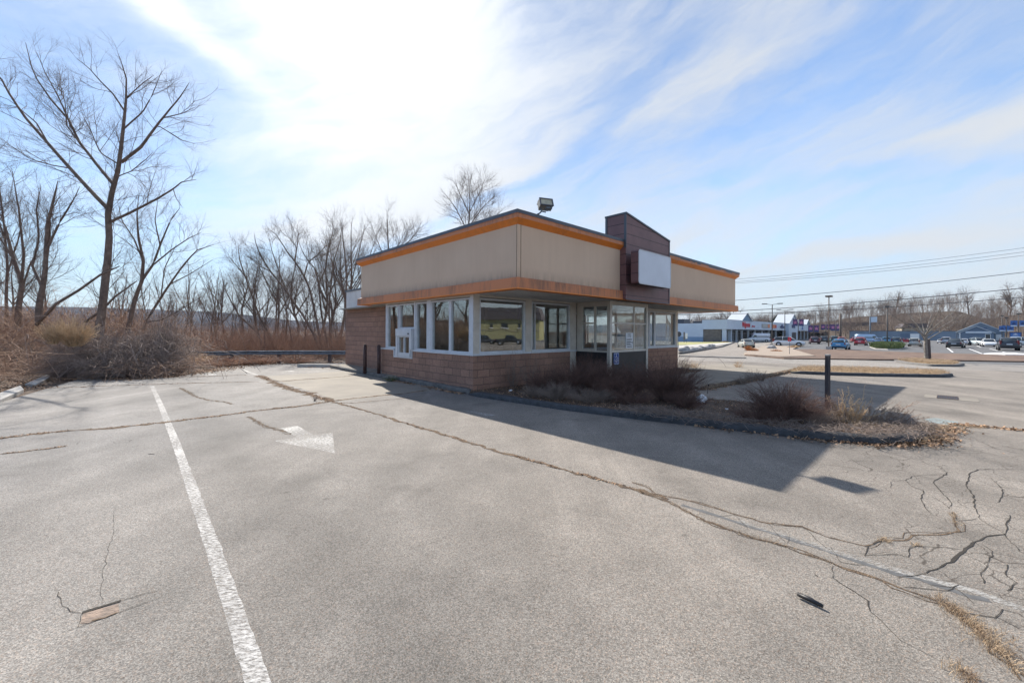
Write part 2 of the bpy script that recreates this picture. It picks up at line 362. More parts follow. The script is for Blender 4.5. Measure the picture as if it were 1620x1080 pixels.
def siding_mat():
    m = bpy.data.materials.new('purple_siding'); m.use_nodes = True; nt = m.node_tree; N, L, new = nodes_of(nt)
    b = N['Principled BSDF']; b.inputs['Roughness'].default_value = .5
    tc = new('ShaderNodeTexCoord'); v = tc.outputs['Object']; sep = new('ShaderNodeSeparateXYZ', i={0: v})
    q = new('ShaderNodeMath', operation='DIVIDE', i={0: sep.outputs[2], 1: .30})
    fr = new('ShaderNodeMath', operation='FRACT', i={0: q.outputs[0]})
    ln = new('ShaderNodeMath', operation='LESS_THAN', i={0: fr.outputs[0], 1: .055})
    n = new('ShaderNodeTexNoise', i={'Vector': v, 'Scale': 2.0, 'Detail': 6.0, 'Roughness': .7})
    r = new('ShaderNodeValToRGB', i={0: n.outputs['Fac']}); ramp(r, [(.3, (.135, .068, .070)), (.7, (.195, .10, .10))])
    mx = new('ShaderNodeMix', data_type='RGBA', i={0: ln.outputs[0], 6: r.outputs[0], 7: (.03, .018, .02, 1)})
    inv = new('ShaderNodeMath', operation='SUBTRACT', i={0: 1.0, 1: ln.outputs[0]})
    bp = new('ShaderNodeBump', i={'Height': inv.outputs[0], 'Strength': .6, 'Distance': .015})
    L.new(mx.outputs[2], b.inputs['Base Color']); L.new(bp.outputs[0], b.inputs['Normal'])
    return m

def glass_mat(name, tint=(.55, .6, .6), ior=1.55, rough=0.0, boost=0.0):
    m = bpy.data.materials.new(name); m.use_nodes = True; nt = m.node_tree; N, L, new = nodes_of(nt)
    N.remove(N['Principled BSDF']); out = N['Material Output']
    lw = new('ShaderNodeLayerWeight', i={0: .5})      # Schlick, the same from both sides of a thin pane
    f5 = new('ShaderNodeMath', operation='POWER', i={0: lw.outputs['Facing'], 1: 5.0})
    ad = new('ShaderNodeMath', operation='MULTIPLY_ADD', use_clamp=True, i={0: f5.outputs[0], 1: .9, 2: .045 + boost})
    tr = new('ShaderNodeBsdfTransparent', i={0: (*tint, 1)}); tcg = new('ShaderNodeTexCoord'); ng = new('ShaderNodeTexNoise', i={'Vector': tcg.outputs['Object'], 'Scale': 1.7, 'Detail': 1.0})
    bg_ = new('ShaderNodeBump', i={'Height': ng.outputs['Fac'], 'Strength': .10, 'Distance': .012})
    gl = new('ShaderNodeBsdfGlossy', i={0: (1, 1, 1, 1), 'Roughness': rough, 'Normal': bg_.outputs[0]})
    mx = new('ShaderNodeMixShader', i={0: ad.outputs[0], 1: tr.outputs[0], 2: gl.outputs[0]})
    L.new(mx.outputs[0], out.inputs[0])
    return m

def worn_paint(name, c, keep=.5):
    m = bpy.data.materials.new(name); m.use_nodes = True; nt = m.node_tree; N, L, new = nodes_of(nt)
    b = N['Principled BSDF']; b.inputs['Roughness'].default_value = .8; b.inputs['Base Color'].default_value = (*c, 1)
    tc = new('ShaderNodeTexCoord'); v = tc.outputs['Object']
    mp = new('ShaderNodeMapping', i={0: v}); mp.inputs['Rotation'].default_value = (0, 0, -TH); mp.inputs['Scale'].default_value = (1, 2.2, 1)
    n = new('ShaderNodeTexNoise', i={'Vector': mp.outputs[0], 'Scale': 26.0, 'Detail': 8.0, 'Roughness': .7})
    n2 = new('ShaderNodeTexNoise', i={'Vector': v, 'Scale': 1.2, 'Detail': 2.0})
    a = new('ShaderNodeMath', operation='MULTIPLY_ADD', i={0: n2.outputs['Fac'], 1: .35, 2: n.outputs['Fac']})
    r = new('ShaderNodeMapRange', i={0: a.outputs[0], 1: keep + .04, 2: keep + .26, 3: 0.0, 4: .95})
    tr = new('ShaderNodeBsdfTransparent')
    mx = new('ShaderNodeMixShader', i={0: r.outputs[0], 1: tr.outputs[0], 2: b.outputs[0]})
    L.new(mx.outputs[0], N['Material Output'].inputs[0])
    return m

def carpaint(name, c):
    m = bpy.data.materials.new(name); m.use_nodes = True; b = m.node_tree.nodes['Principled BSDF']
    b.inputs['Base Color'].default_value = (*c, 1); b.inputs['Roughness'].default_value = .35; b.inputs['Metallic'].default_value = .15
    b.inputs['Coat Weight'].default_value = .6; b.inputs['Coat Roughness'].default_value = .08
    N, L, new = nodes_of(m.node_tree); tc = new('ShaderNodeTexCoord')
    n = new('ShaderNodeTexNoise', i={'Vector': tc.outputs['Object'], 'Scale': 2.0}); r = new('ShaderNodeValToRGB', i={0: n.outputs['Fac']})
    ramp(r, [(.3, tuple(x * .9 for x in c)), (.7, c)]); L.new(r.outputs[0], b.inputs['Base Color'])
    return m

M = {}
M['asphalt'] = asphalt('lot_asphalt', (.245, .226, .205), (.155, .146, .137), cracks=True)
M['road'] = asphalt('street_asphalt', (.262, .250, .238), (.225, .216, .207))
M['far_asphalt'] = asphalt('far_lot_asphalt', (.135, .14, .15), (.11, .115, .125))
M['drive'] = asphalt('drive_asphalt', (.26, .24, .22), (.22, .205, .19))
M['concrete'] = mat('concrete', (.265, .238, .198), .9, .2, .9, detail=10, c2=(.19, .172, .148), bump=.3, bscale=60)
M['concrete_pale'] = mat('pale_concrete', (.40, .385, .36), .9, .15, 5, bump=.3, bscale=60)
M['kerb'] = mat('kerb_asphalt', (.052, .055, .062), .8, .35, 8, bump=.8, bscale=50)
M['kerb_grey'] = mat('kerb_grey', (.13, .125, .12), .9, .3, 6, bump=.8, bscale=40)
M['earth'] = mat('earth', (.14, .092, .062), .95, .4, 2.5, c2=(.06, .042, .032), bump=.9, bscale=25)
M['straw'] = mat('straw_ground', (.42, .31, .17), .95, .3, 3, c2=(.24, .17, .10), bump=.9, bscale=25)
M['mulch'] = mat('mulch', (.21, .14, .10), .95, .4, .9, c2=(.075, .046, .036), detail=9, bump=.9, bscale=25)
M['gravel'] = mat('gravel_bed', (.36, .29, .23), .95, .25, 5, c2=(.26, .21, .17), bump=.7, bscale=25)
M['crack'] = mat('crack', (.035, .030, .025), 1, .3, 10)
M['crack_fill'] = mat('crack_sealer', (.10, .10, .10), .7, .25, 8)
M['debris'] = mat('joint_debris', (.17, .115, .07), 1, .5, 14, c2=(.06, .045, .035), bump=.9, bscale=60)
M['leaf'] = mat('dead_leaf', (.52, .33, .20), .9, .5, 24, c2=(.10, .062, .042), detail=3)
M['grass_dry'] = mat('dry_grass', (.60, .46, .31), .9, .4, 9, c2=(.26, .18, .12))
M['paint'] = worn_paint('worn_white_paint', (.50, .49, .475), .52)
M['paint2'] = worn_paint('very_worn_paint', (.5, .49, .47), .56)
M['paint_line'] = worn_paint('old_edge_paint', (.40, .39, .37), .555)
M['paint_blue'] = worn_paint('worn_blue_green_paint', (.36, .46, .48), .52)
M['block'] = block_wall('split_face_block', (.37, .215, .158), (.285, .168, .125), (.215, .14, .11))
M['block_dark'] = block_wall('dark_stone_block', (.16, .14, .12), (.22, .19, .16), (.10, .09, .08), .6, .3)
M['stucco'] = stucco_mat()
M['orange'] = trim_mat('orange_paint', (.78, .235, .035), .30)
M['salmon'] = trim_mat('faded_orange_paint', (.56, .205, .085), .80)
M['siding'] = siding_mat()
M['cap'] = mat('grey_coping', (.075, .085, .105), .45, .15, 3)
M['white_frame'] = mat('white_window_frame', (.56, .585, .62), .5, .08, 5)
M['cream'] = mat('cream_frame', (.55, .51, .45), .6, .10, 4)
M['soffit'] = mat('soffit_panel', (.50, .50, .49), .6, .25, 1.2, stretch=(1, 6, 1))
M['corrugated'] = mat('white_metal_panel', (.74, .74, .74), .5, .1, 2)
M['dark'] = mat('dark_panel', (.018, .018, .022), .5, .2, 4)
M['iron'] = mat('rusty_brown_steel', (.055, .030, .028), .7, .3, 8)
M['sign_face'] = mat('blank_sign_face', (.60, .64, .72), .35, .05, 2)
M['glass'] = glass_mat('window_glass', (.90, .925, .92), boost=.10)
M['glass_far'] = glass_mat('far_window_glass', (.12, .13, .14), 1.5, boost=.05)
M['steel'] = mat('galvanised_steel', (.15, .18, .215), .9, .3, 6, metal=.0, spec=.2)
M['bark'] = mat('bark', (.24, .18, .145), .95, .35, 6, c2=(.12, .092, .078), bump=.8, bscale=30)
M['bark_pale'] = mat('pale_bark', (.30, .27, .24), .95, .35, 5, c2=(.13, .12, .105), bump=.8, bscale=30)
M['twig'] = mat('twig', (.115, .088, .080), .9, .3, 3)
M['bramble'] = mat('bramble_stem', (.56, .39, .28), .9, .5, 2.2, c2=(.16, .088, .062), detail=8)
M['brush'] = mat('brush_stem', (.50, .30, .20), .9, .5, 1.2, c2=(.20, .12, .09), detail=8)
M['bush'] = mat('bush_twig', (.21, .12, .092), .9, .4, 5, c2=(.075, .045, .040))
M['tan_weed'] = mat('tan_weed', (.78, .58, .36), .9, .35, 6, c2=(.46, .32, .20))
M['grey_weed'] = mat('grey_weed', (.30, .24, .20), .9, .3, 6, c2=(.16, .125, .11))
M['grey_weed2'] = mat('brown_weed', (.46, .34, .26), .9, .3, 6, c2=(.26, .19, .15))
M['wood_post'] = mat('weathered_post', (.10, .085, .085), .9, .4, 9, c2=(.045, .040, .045), stretch=(1, 1, .15), bump=.6)
M['hill'] = mat('wooded_hill', (.095, .100, .118), 1, .5, .012, c2=(.045, .050, .062), detail=12, spec=0.0)
M['far_wood'] = mat('far_wood_branches', (.25, .19, .155), 1, .4, .06, c2=(.14, .11, .095))
M['hill_ground'] = mat('leafy_slope', (.15, .125, .105), 1, .4, .05, c2=(.08, .064, .055), spec=0.0)
M['evergreen'] = mat('evergreen_needles', (.055, .075, .035), .9, .4, 1, c2=(.03, .04, .02))
M['green'] = mat('green_groundcover', (.085, .125, .035), .9, .4, 2, c2=(.045, .07, .02))
M['grassy'] = mat('winter_lawn', (.30, .29, .12), .95, .3, 1)
M['rock'] = mat('boulder', (.45, .44, .43), .9, .4, 3, c2=(.22, .21, .20), bump=.8, bscale=8)
M['snow'] = mat('old_snow', (.80, .82, .85), .7, .06, 3)
M['rust_shrub'] = mat('rusty_ornamental_grass', (.42, .17, .055), .9, .3, 5)
M['mall_blue'] = mat('pale_blue_wall', (.56, .63, .71), .8, .06, .3)
M['mall_blue2'] = mat('blue_dado', (.22, .32, .45), .8, .08, .5)
M['mall_roof'] = mat('light_metal_roof', (.50, .54, .58), .5, .05, 1)
M['mall_gable'] = mat('blue_grey_gable', (.20, .29, .40), .8, .08, .5)
M['shop_dark'] = mat('shadowy_shop_front', (.045, .045, .05), .4, .3, .6)
M['white'] = mat('white_paint', (.75, .75, .74), .6, .05, 3)
M['red'] = mat('sign_red', (.62, .012, .03), .5, .05, 3)
M['navy'] = mat('sign_navy', (.03, .055, .16), .5, .05, 3)
M['sign_orange'] = mat('sign_orange', (.75, .24, .10), .5, .05, 3)
M['sign_blue'] = mat('sign_blue', (.06, .16, .42), .5, .05, 3)
M['pink'] = mat('banner_pink', (.62, .22, .34), .7, .2, 3)
M['plum'] = mat('banner_plum', (.13, .07, .17), .7, .2, 3)
M['pole'] = mat('dark_pole', (.075, .072, .072), .6, .2, 4)
M['pole_wood'] = mat('utility_pole_wood', (.14, .11, .09), .9, .2, 4)
M['wire'] = mat('cable', (.10, .10, .11), .6, .1, 1)
M['awning'] = mat('brown_awning', (.06, .045, .045), .8, .2, .4)
M['grey_wall'] = mat('grey_blue_siding', (.19, .24, .30), .8, .1, .3)
M['grey_wall2'] = mat('slate_blue_siding', (.13, .18, .25), .8, .1, .3)
M['yellow'] = mat('yellow_clapboard', (.35, .335, .18), .8, .06, .3)
M['beige'] = mat('beige_wall', (.45, .40, .30), .8, .1, .5)
M['roof_dark'] = mat('dark_shingle', (.10, .09, .10), .9, .15, 2)
M['tyre'] = mat('tyre', (.02, .02, .02), .8, .1, 3)
M['rim'] = mat('rim', (.45, .46, .48), .35, .1, 3, metal=.8)
M['car_glass'] = mat('car_glass', (.025, .035, .045), .08, .1, 3, spec=.8)
M['tail'] = mat('tail_light', (.20, .012, .012), .3, .1, 3)
M['head'] = mat('head_light', (.75, .78, .80), .2, .05, 3)
M['plate'] = mat('number_plate', (.6, .65, .7), .5, .05, 3)
M['bag'] = mat('white_plastic_bag', (.75, .77, .80), .4, .06, 6)
M['int_wall'] = mat('interior_wall', (.20, .18, .13), .8, .15, .8)
M['int_floor'] = mat('interior_floor', (.10, .095, .09), .4, .2, 2)
M['int_ceiling'] = mat('interior_ceiling', (.30, .30, .28), .8, .15, 1)
M['lamp_glass'] = mat('lamp_lens', (.42, .40, .30), .25, .2, 12)
M['led'] = mat('led_digits', (1.0, .30, .05), .5, .05, 3, emit=1.2)
M['notice'] = mat('paper_notice', (.66, .69, .72), .7, .04, 6)
M['black'] = mat('black_plastic', (.015, .015, .018), .5, .2, 5)
M['fawn'] = mat('plastic_crate', (.5, .25, .05), .6, .1, 5)

# ------------------------------------------------------------------ sheets of ground
def sheet(name, pts, off, m, label=None, kind='structure', cat=None, cuts=()):
    bm = bmesh.new(); vv = [bm.verts.new((p[0], p[1], 0)) for p in pts]; bm.faces.new(vv)
    for s in (8.0, 60.0):
        co = Vector((s / .85, 0, 0)); bmesh.ops.bisect_plane(bm, geom=bm.verts[:] + bm.edges[:] + bm.faces[:], plane_co=co, plane_no=Vector((.85, .4, 0)).normalized())
    bmesh.ops.triangulate(bm, faces=bm.faces[:])
    for v in bm.verts: v.co.z = gz(v.co.x, v.co.y) + off
    bmesh.ops.recalc_face_normals(bm, faces=bm.faces)
    if sum(f.normal.z for f in bm.faces) < 0: bmesh.ops.reverse_faces(bm, faces=bm.faces)
    me = bpy.data.meshes.new(name); bm.to_mesh(me); bm.free(); me.materials.append(m)
    o = link(name, me); return tag(o, label, cat, None, kind)
def pix(L_, off=0): return [at(x, y, off) for x, y in L_]
def pixs(L_, z, x0, y0, off=0): return [at(x0 + x / z, y0 + y / z, off) for x, y in L_]
def solid(name, pts, h, m, **k):
    """raised slab following the ground (pts counter-clockwise or not), h above ground"""
    bm = bmesh.new(); vv = [bm.verts.new((p[0], p[1], 0)) for p in pts]; f = bm.faces.new(vv)
    for s in (8.0, 60.0):
        bmesh.ops.bisect_plane(bm, geom=bm.verts[:] + bm.edges[:] + bm.faces[:], plane_co=Vector((s / .85, 0, 0)), plane_no=Vector((.85, .4, 0)).normalized())
    r = bmesh.ops.extrude_face_region(bm, geom=bm.faces[:]); top = {e for e in r['geom'] if isinstance(e, bmesh.types.BMVert)}
    for v in bm.verts: v.co.z = gz(v.co.x, v.co.y) + (h if v in top else -.05)
    bmesh.ops.triangulate(bm, faces=bm.faces[:]); bmesh.ops.recalc_face_normals(bm, faces=bm.faces)
    me = bpy.data.meshes.new(name); bm.to_mesh(me); bm.free(); me.materials.append(m)
    return link(name, me, **k)
def curb(name, pts, w, h, m, rough=0.0, **k):
    """low kerb swept along a line"""
    P = [Vector((p[0], p[1], 0)) for p in pts]; Q = []
    for i in range(len(P) - 1):
        n = max(1, int((P[i + 1] - P[i]).length / .3)); Q += [P[i].lerp(P[i + 1], j / n) for j in range(n)]
    Q.append(P[-1]); V = []; prof = [(-.5, -.04), (-.5, .7), (-.36, 1.0), (.36, 1.0), (.5, .7), (.5, -.04)]
    for i, p in enumerate(Q):
        t = (Q[min(i + 1, len(Q) - 1)] - Q[max(i - 1, 0)]).normalized(); nn = Vector((-t.y, t.x, 0)); z = gz(p.x, p.y)
        e = .35 if rough and i in (0, len(Q) - 1) else 1
        for a, b in prof:
            q = p + nn * (a * w * e + rnd.uniform(-rough, rough) * .5); V.append((q.x, q.y, z + (b * h * e + (rnd.uniform(-rough, rough) if b > 0 else 0))))
    n = 6; F = [(i * n + j, i * n + j + 1, (i + 1) * n + j + 1, (i + 1) * n + j) for i in range(len(Q) - 1) for j in range(n - 1)]
    F += [tuple(range(n)), tuple(range((len(Q) - 1) * n, len(Q) * n))]
    mb = MB(); mb.add(V, F, True); return mb.build(name, m, **k)

BIG = 3500
sheet('ground', [(-BIG, -BIG), (BIG, -BIG), (BIG, BIG), (-BIG, BIG)], -0.03, M['earth'])
lot = [W(-8.5, -30), W(-8.5, 7.6), at(130, 598), at(215, 599), at(280, 596), at(335, 584), at(400, 576), at(470, 572), at(556, 573), W(4, 18),
       W(16, 14), (13.6, 31.0), (26, 26.5), (38, 22.5), (60, 17), (110, 2), (110, -40), (-4, -40)]
sheet('parking_lot', lot, 0.0, M['asphalt'])
va, vb = at(1080, 561), at(1620, 573)
vd = Vector((.95, -.30, 0)).normalized(); vn = Vector((.30, .95, 0)).normalized()
A0 = at(1340, 569)
def ST(s, n): p = A0 + vd * s + vn * n; return (p.x, p.y)
sheet('street', [ST(-220, -9.5), ST(260, -9.5), ST(260, 0), ST(-220, 0)], 0.006, M['road'])
# far lot with its entrance drive
sheet('far_parking_lot', [ST(-260, .0), ST(260, .0), ST(260, 300), ST(-260, 300)], -0.012, M['far_asphalt'])
sheet('entrance_drive', pix([(1060, 563), (1195, 565), (1180, 556), (1200, 549), (1235, 540.2), (1165, 540.0), (1130, 542), (1060, 545)]), 0.004, M['drive'])
# ------------------------------------------------------------------ verges and islands beyond the street
solid('verge', pix([(1178, 562.5), (1240, 568), (1340, 569.3), (1480, 570.5), (1640, 573.3), (1640, 563.5), (1480, 559.5), (1400, 556.5), (1345, 554.5), (1290, 553), (1256, 553.5), (1225, 557)]), .10, M['mulch'], kind='structure')
solid('gravel_bed', pix([(1177, 560.5), (1186, 563), (1235, 566.3), (1290, 565), (1254, 553), (1262, 549.5), (1225, 546.5), (1206, 548.2), (1190, 552)]), .14, M['gravel'], kind='structure')
solid('kerb_strip', pix([(1074, 562.5), (1180, 566), (1180, 567.3), (1074, 564)]), .06, M['kerb_grey'], kind='structure')
solid('lawn', pix([(1062, 546), (1118, 545.5), (1160, 541.5), (1062, 541.5)]), .08, M['grassy'], kind='structure')
solid('footpath', pix([(1062, 552), (1110, 550), (1150, 544.5), (1166, 541.5), (1130, 543.5), (1062, 547)]), .10, M['concrete_pale'], kind='structure')
solid('tree_island', pix([(1418, 571.5), (1440, 575.5), (1475, 578.8), (1512, 579.2), (1521, 577), (1490, 573), (1450, 570.3)]), .12, M['straw'], kind='structure')
curb('kerb', pix([(1418, 572), (1440, 576), (1475, 579.5), (1512, 579.8), (1521, 577.5)]), .3, .14, M['kerb_grey'], kind='structure')
isl2 = pix([(1250, 590), (1300, 592), (1380, 594.5), (1440, 595.5), (1490, 596), (1504, 594), (1490, 589), (1420, 586), (1330, 583.5), (1268, 582.5)])
solid('straw_island', isl2, .10, M['straw'], kind='structure')
curb('kerb', pix([(1250, 590.5), (1300, 592.8), (1380, 595), (1440, 596), (1490, 596.6), (1505, 594.5)]), .22, .13, M['kerb'], rough=.01, kind='structure')
# long kerb in line with the front wall
curb('kerb', [W(5.6, -1.8), W(8.5, -1.85), W(11.7, -1.76), W(14, -1.7), W(18.4, -1.45)], .16, .085, M['debris'], rough=.035, kind='structure')
# main island in front of the building
isl_front = [W(-.03, 1.72), W(.12, .3), W(.3, -1.26), W(.6, -2.6), W(.9, -3.7), W(1.30, -5.2), W(1.62, -5.85), W(2.1, -6.2), W(2.65, -6.32), W(3.1, -6.15)]
isl_back = [W(3.9, -5.75), W(3.85, -4.8), W(3.7, -3.4), W(3.55, -2.8), W(4.7, -2.0), W(5.6, -1.6), W(8.0, .4), W(11.5, .6), W(11.9, 1.9), W(.2, 1.9)]
solid('planting_bed', isl_front + isl_back, .075, M['earth'], kind='structure')
curb('kerb', isl_front, .22, .11, M['kerb'], rough=.010, kind='structure')
solid('footpath', [W(5.6, -1.72), W(18.3, -1.4), W(18.3, 2.2), W(12.3, 2.2), W(12.2, .7), W(8.0, .5)], .07, M['concrete'], kind='structure')
solid('concrete_pad', [W(.02, 11.9), W(.02, 10.5), W(-.03, 6.3), W(.15, 6.0), W(.78, 6.0), W(.9, 12.2)], .115, M['concrete'], kind='structure')
curb('kerb', [W(.25, 11.95), W(.04, 10.5), W(-.02, 6.2)], .14, .13, M['kerb_grey'], rough=.01, kind='structure')
curb('kerb', [W(.12, 6.0), W(.13, 4), W(.1, 1.95), W(.05, 1.72)], .20, .12, M['kerb_grey'], rough=.015, kind='structure')
# concrete apron slabs of the drive-up lane
sheet('concrete_apron', [W(-2.85, 2.95), W(-.05, 2.95), W(-.05, 6.1), W(-.05, 9.9), W(-2.9, 9.9)], .0008, M['concrete'])
# broken kerb stones along the left edge
for q, lab in (([(160,205),(300,140),(325,155),(230,207)], 'pale slab of broken kerb nearest the bramble heap'), ([(0,262),(130,214),(152,240),(60,283),(0,310)], 'pale broken kerb slab running out at the left edge')):
    o = solid('kerb_slab', pixs(q, 4.05, 0, 560), .06, M['concrete_pale'], label=lab, cat='kerb stone', group='broken kerb stones along the left edge of the lot')

# ------------------------------------------------------------------ markings, joints, cracks
def strip(pts, w, off, jit=.0, mb=None, seg=.12, taper=False, fr=.0):
    P = [Vector((p[0], p[1], 0)) for p in pts]; Q = []
    for i in range(len(P) - 1):
        d = (P[i + 1] - P[i]); n = max(1, int(d.length / seg)); nn = Vector((-d.y, d.x, 0)).normalized()
        for j in range(n):
            o = 0 if j == 0 else rnd.uniform(-fr, fr)
            Q.append(P[i].lerp(P[i + 1], j / n) + nn * o)
    Q.append(P[-1]); mb = mb or MB(); V = []
    for i, p in enumerate(Q):
        t = (Q[min(i + 1, len(Q) - 1)] - Q[max(i - 1, 0)])
        t = t.normalized() if t.length > 1e-6 else Vector((1, 0, 0)); nn = Vector((-t.y, t.x, 0))
        k = math.sin(math.pi * (i + .6) / (len(Q) + .2)) ** .4 if taper else 1
        a = w / 2 * k * (1 + rnd.uniform(-jit, jit)); b = w / 2 * k * (1 + rnd.uniform(-jit, jit))
        for s in (a, -b):
            q = p + nn * s; V.append((q.x, q.y, gz(q.x, q.y) + off))
    mb.add(V, [(2 * i, 2 * i + 1, 2 * i + 3, 2 * i + 2) for i in range(len(Q) - 1)])
    return mb
def mark(name, pts, w, m, off=.0016, **k): return strip(pts, w, off, **k).build(name, m, kind='structure')
mark('lane_marking', [W(-5.92, 9.0), W(-5.9, 5), W(-5.9, 1), W(-5.93, -3), W(-6.0, -8)], .092, M['paint'], jit=.10, seg=.06)
mark('lane_marking', pix([(381, 584), (393, 588), (407, 593.5)]), .10, M['paint'], jit=.1)
z8 = lambda L_: pixs(L_, 2.613, 1000, 680)
mark('lane_marking', z8([(440,375),(500,397),(650,440),(800,490),(950,535),(1080,575),(1250,622),(1400,662),(1620,742)]), .075, M['paint_line'], jit=.25, seg=.08)
mb = MB()
for tri in ([(432,697),(526,684),(529.6,716.5)], [(443,677),(471,673.5),(508,695),(486,700)]):
    P = [at(*p) for p in tri]; mb.add([(p.x, p.y, p.z + .0016 + .0006 * (len(P) == 4)) for p in P], [tuple(range(len(P)))])
mb.build('arrow_marking', worn_paint('faded_arrow_paint', (.54, .53, .51), .56), kind='structure')
mb = MB()
for tri in ([(733,649.5),(745,650),(783,655.5),(783,657),(768,656.5)], [(756,657.5),(783,655),(783,657.5)]):
    P = [at(*p) for p in tri]; mb.add([(p.x, p.y, p.z + .0016 + .0006 * (len(P) == 3)) for p in P], [tuple(range(len(P)))])
mb.build('arrow_marking', M['paint2'], kind='structure')
mb = MB()
P = [at(*p) for p in [(1462,662.5),(1480,661),(1516,667),(1512,673),(1470,668)]]; mb.add([(p.x, p.y, p.z + .0018) for p in P], [tuple(range(5))])
mb.build('paint_patch', M['paint_blue'], kind='structure')
mb = MB()
P = [at(*p) for p in [(330,590.5),(345,591),(340,594),(318,593)]]; mb.add([(p.x, p.y, p.z + .0018) for p in P], [tuple(range(4))])
P = [at(*p) for p in [(447,586.5),(463,586),(466,587.5),(450,588)]]; mb.add([(p.x, p.y, p.z + .0018) for p in P], [tuple(range(4))])
mb.build('paint_patch', M['paint'], kind='structure')

zA = lambda L_: pixs(L_, 4.05, 0, 560); zB = lambda L_: pixs(L_, 4.05, 400, 600); zC = lambda L_: pixs(L_, 5.4, 280, 440)
zD = lambda L_: pixs(L_, 5.0625, 1300, 700); zE = lambda L_: pixs(L_, 5.0625, 1300, 880); zF = lambda L_: pixs(L_, 3.24, 0, 800)
joints = [(zA([(-800,640),(-300,570),(0,540),(200,515),(400,493),(640,480),(840,460),(1090,432),(1300,408),(1480,387),(1620,365)]) + zB([(120,190),(300,172),(430,150),(500,140)]), .10, 1.0),
          (zB([(500,140),(600,128),(800,106),(960,92),(1110,70)]), .06, .7),
          (zA([(250,228),(330,215),(460,214),(740,201),(1020,193),(1250,186),(1620,178)]) + zC([(700,886)]), .05, .5),
          (zC([(870,884),(1000,872),(1240,855),(1400,842),(1500,832)]), .06, .5),
          (zC([(-80,850),(330,835),(600,827)]), .07, .5),
          (zC([(690,832),(760,855),(820,885),(950,940),(1080,980)]) + zB([(330,80),(430,120),(500,140)]), .17, 1.6),
          (zB([(500,140),(600,168),(700,195),(850,240),(1020,293),(1200,348),(1420,415),(1620,475)]) + z8([(0,243),(150,287)]), .05, .5),
          (zA([(-500,720),(0,640),(150,625),(300,607),(420,590)]), .035, .5),
          (zB([(500,150),(640,152),(760,140),(900,128),(1100,106)]), .025, .1)]
dm = MB()
for pts, w, den in joints: strip(pts, w * 1.15, .0026, jit=.95, mb=dm, seg=.09, fr=w * .5)
dm.build('joint_debris', M['debris'], kind='stuff', label='dark soil packed into the open joints of the pavement', cat='soil')
weeds = [(z8([(0,243),(150,297),(300,375),(470,435),(600,470),(740,520),(870,570),(1000,610),(1130,660),(1250,702),(1330,750),(1400,805),(1470,870),(1530,930),(1640,1030)]), .022, .6),
         (zB([(-40,240),(0,255),(60,290),(130,312),(240,352)]), .035, .5),
         (zA([(1150,218),(1200,240),(1250,272),(1330,295),(1440,305),(1480,322)]), .035, .5),
         (z8([(0,215),(60,235),(100,268),(250,295),(400,340),(560,385),(700,397),(800,440),(900,465),(960,477),(1040,455),(1130,455),(1160,435),(1300,430),(1350,415),(1340,385),(1325,340)]), .013, .2),
         (zF([(1050,420)]) + zF([(1052, 425)]), .001, 0)]
dm = MB()
for pts, w, den in weeds:
    strip(pts, w, .0022, jit=.9, mb=dm, seg=.06, fr=w * .9)
    if den: strip([Vector((p[0] + rnd.uniform(-.05, .05), p[1] + rnd.uniform(-.05, .05), 0)) for p in pts], w * .4, .0024, jit=.9, mb=dm, seg=.07, fr=w * 1.4)
dm.build('crack_soil', M['debris'], kind='stuff', label='brown soil along the long weedy crack of the lot', cat='soil')
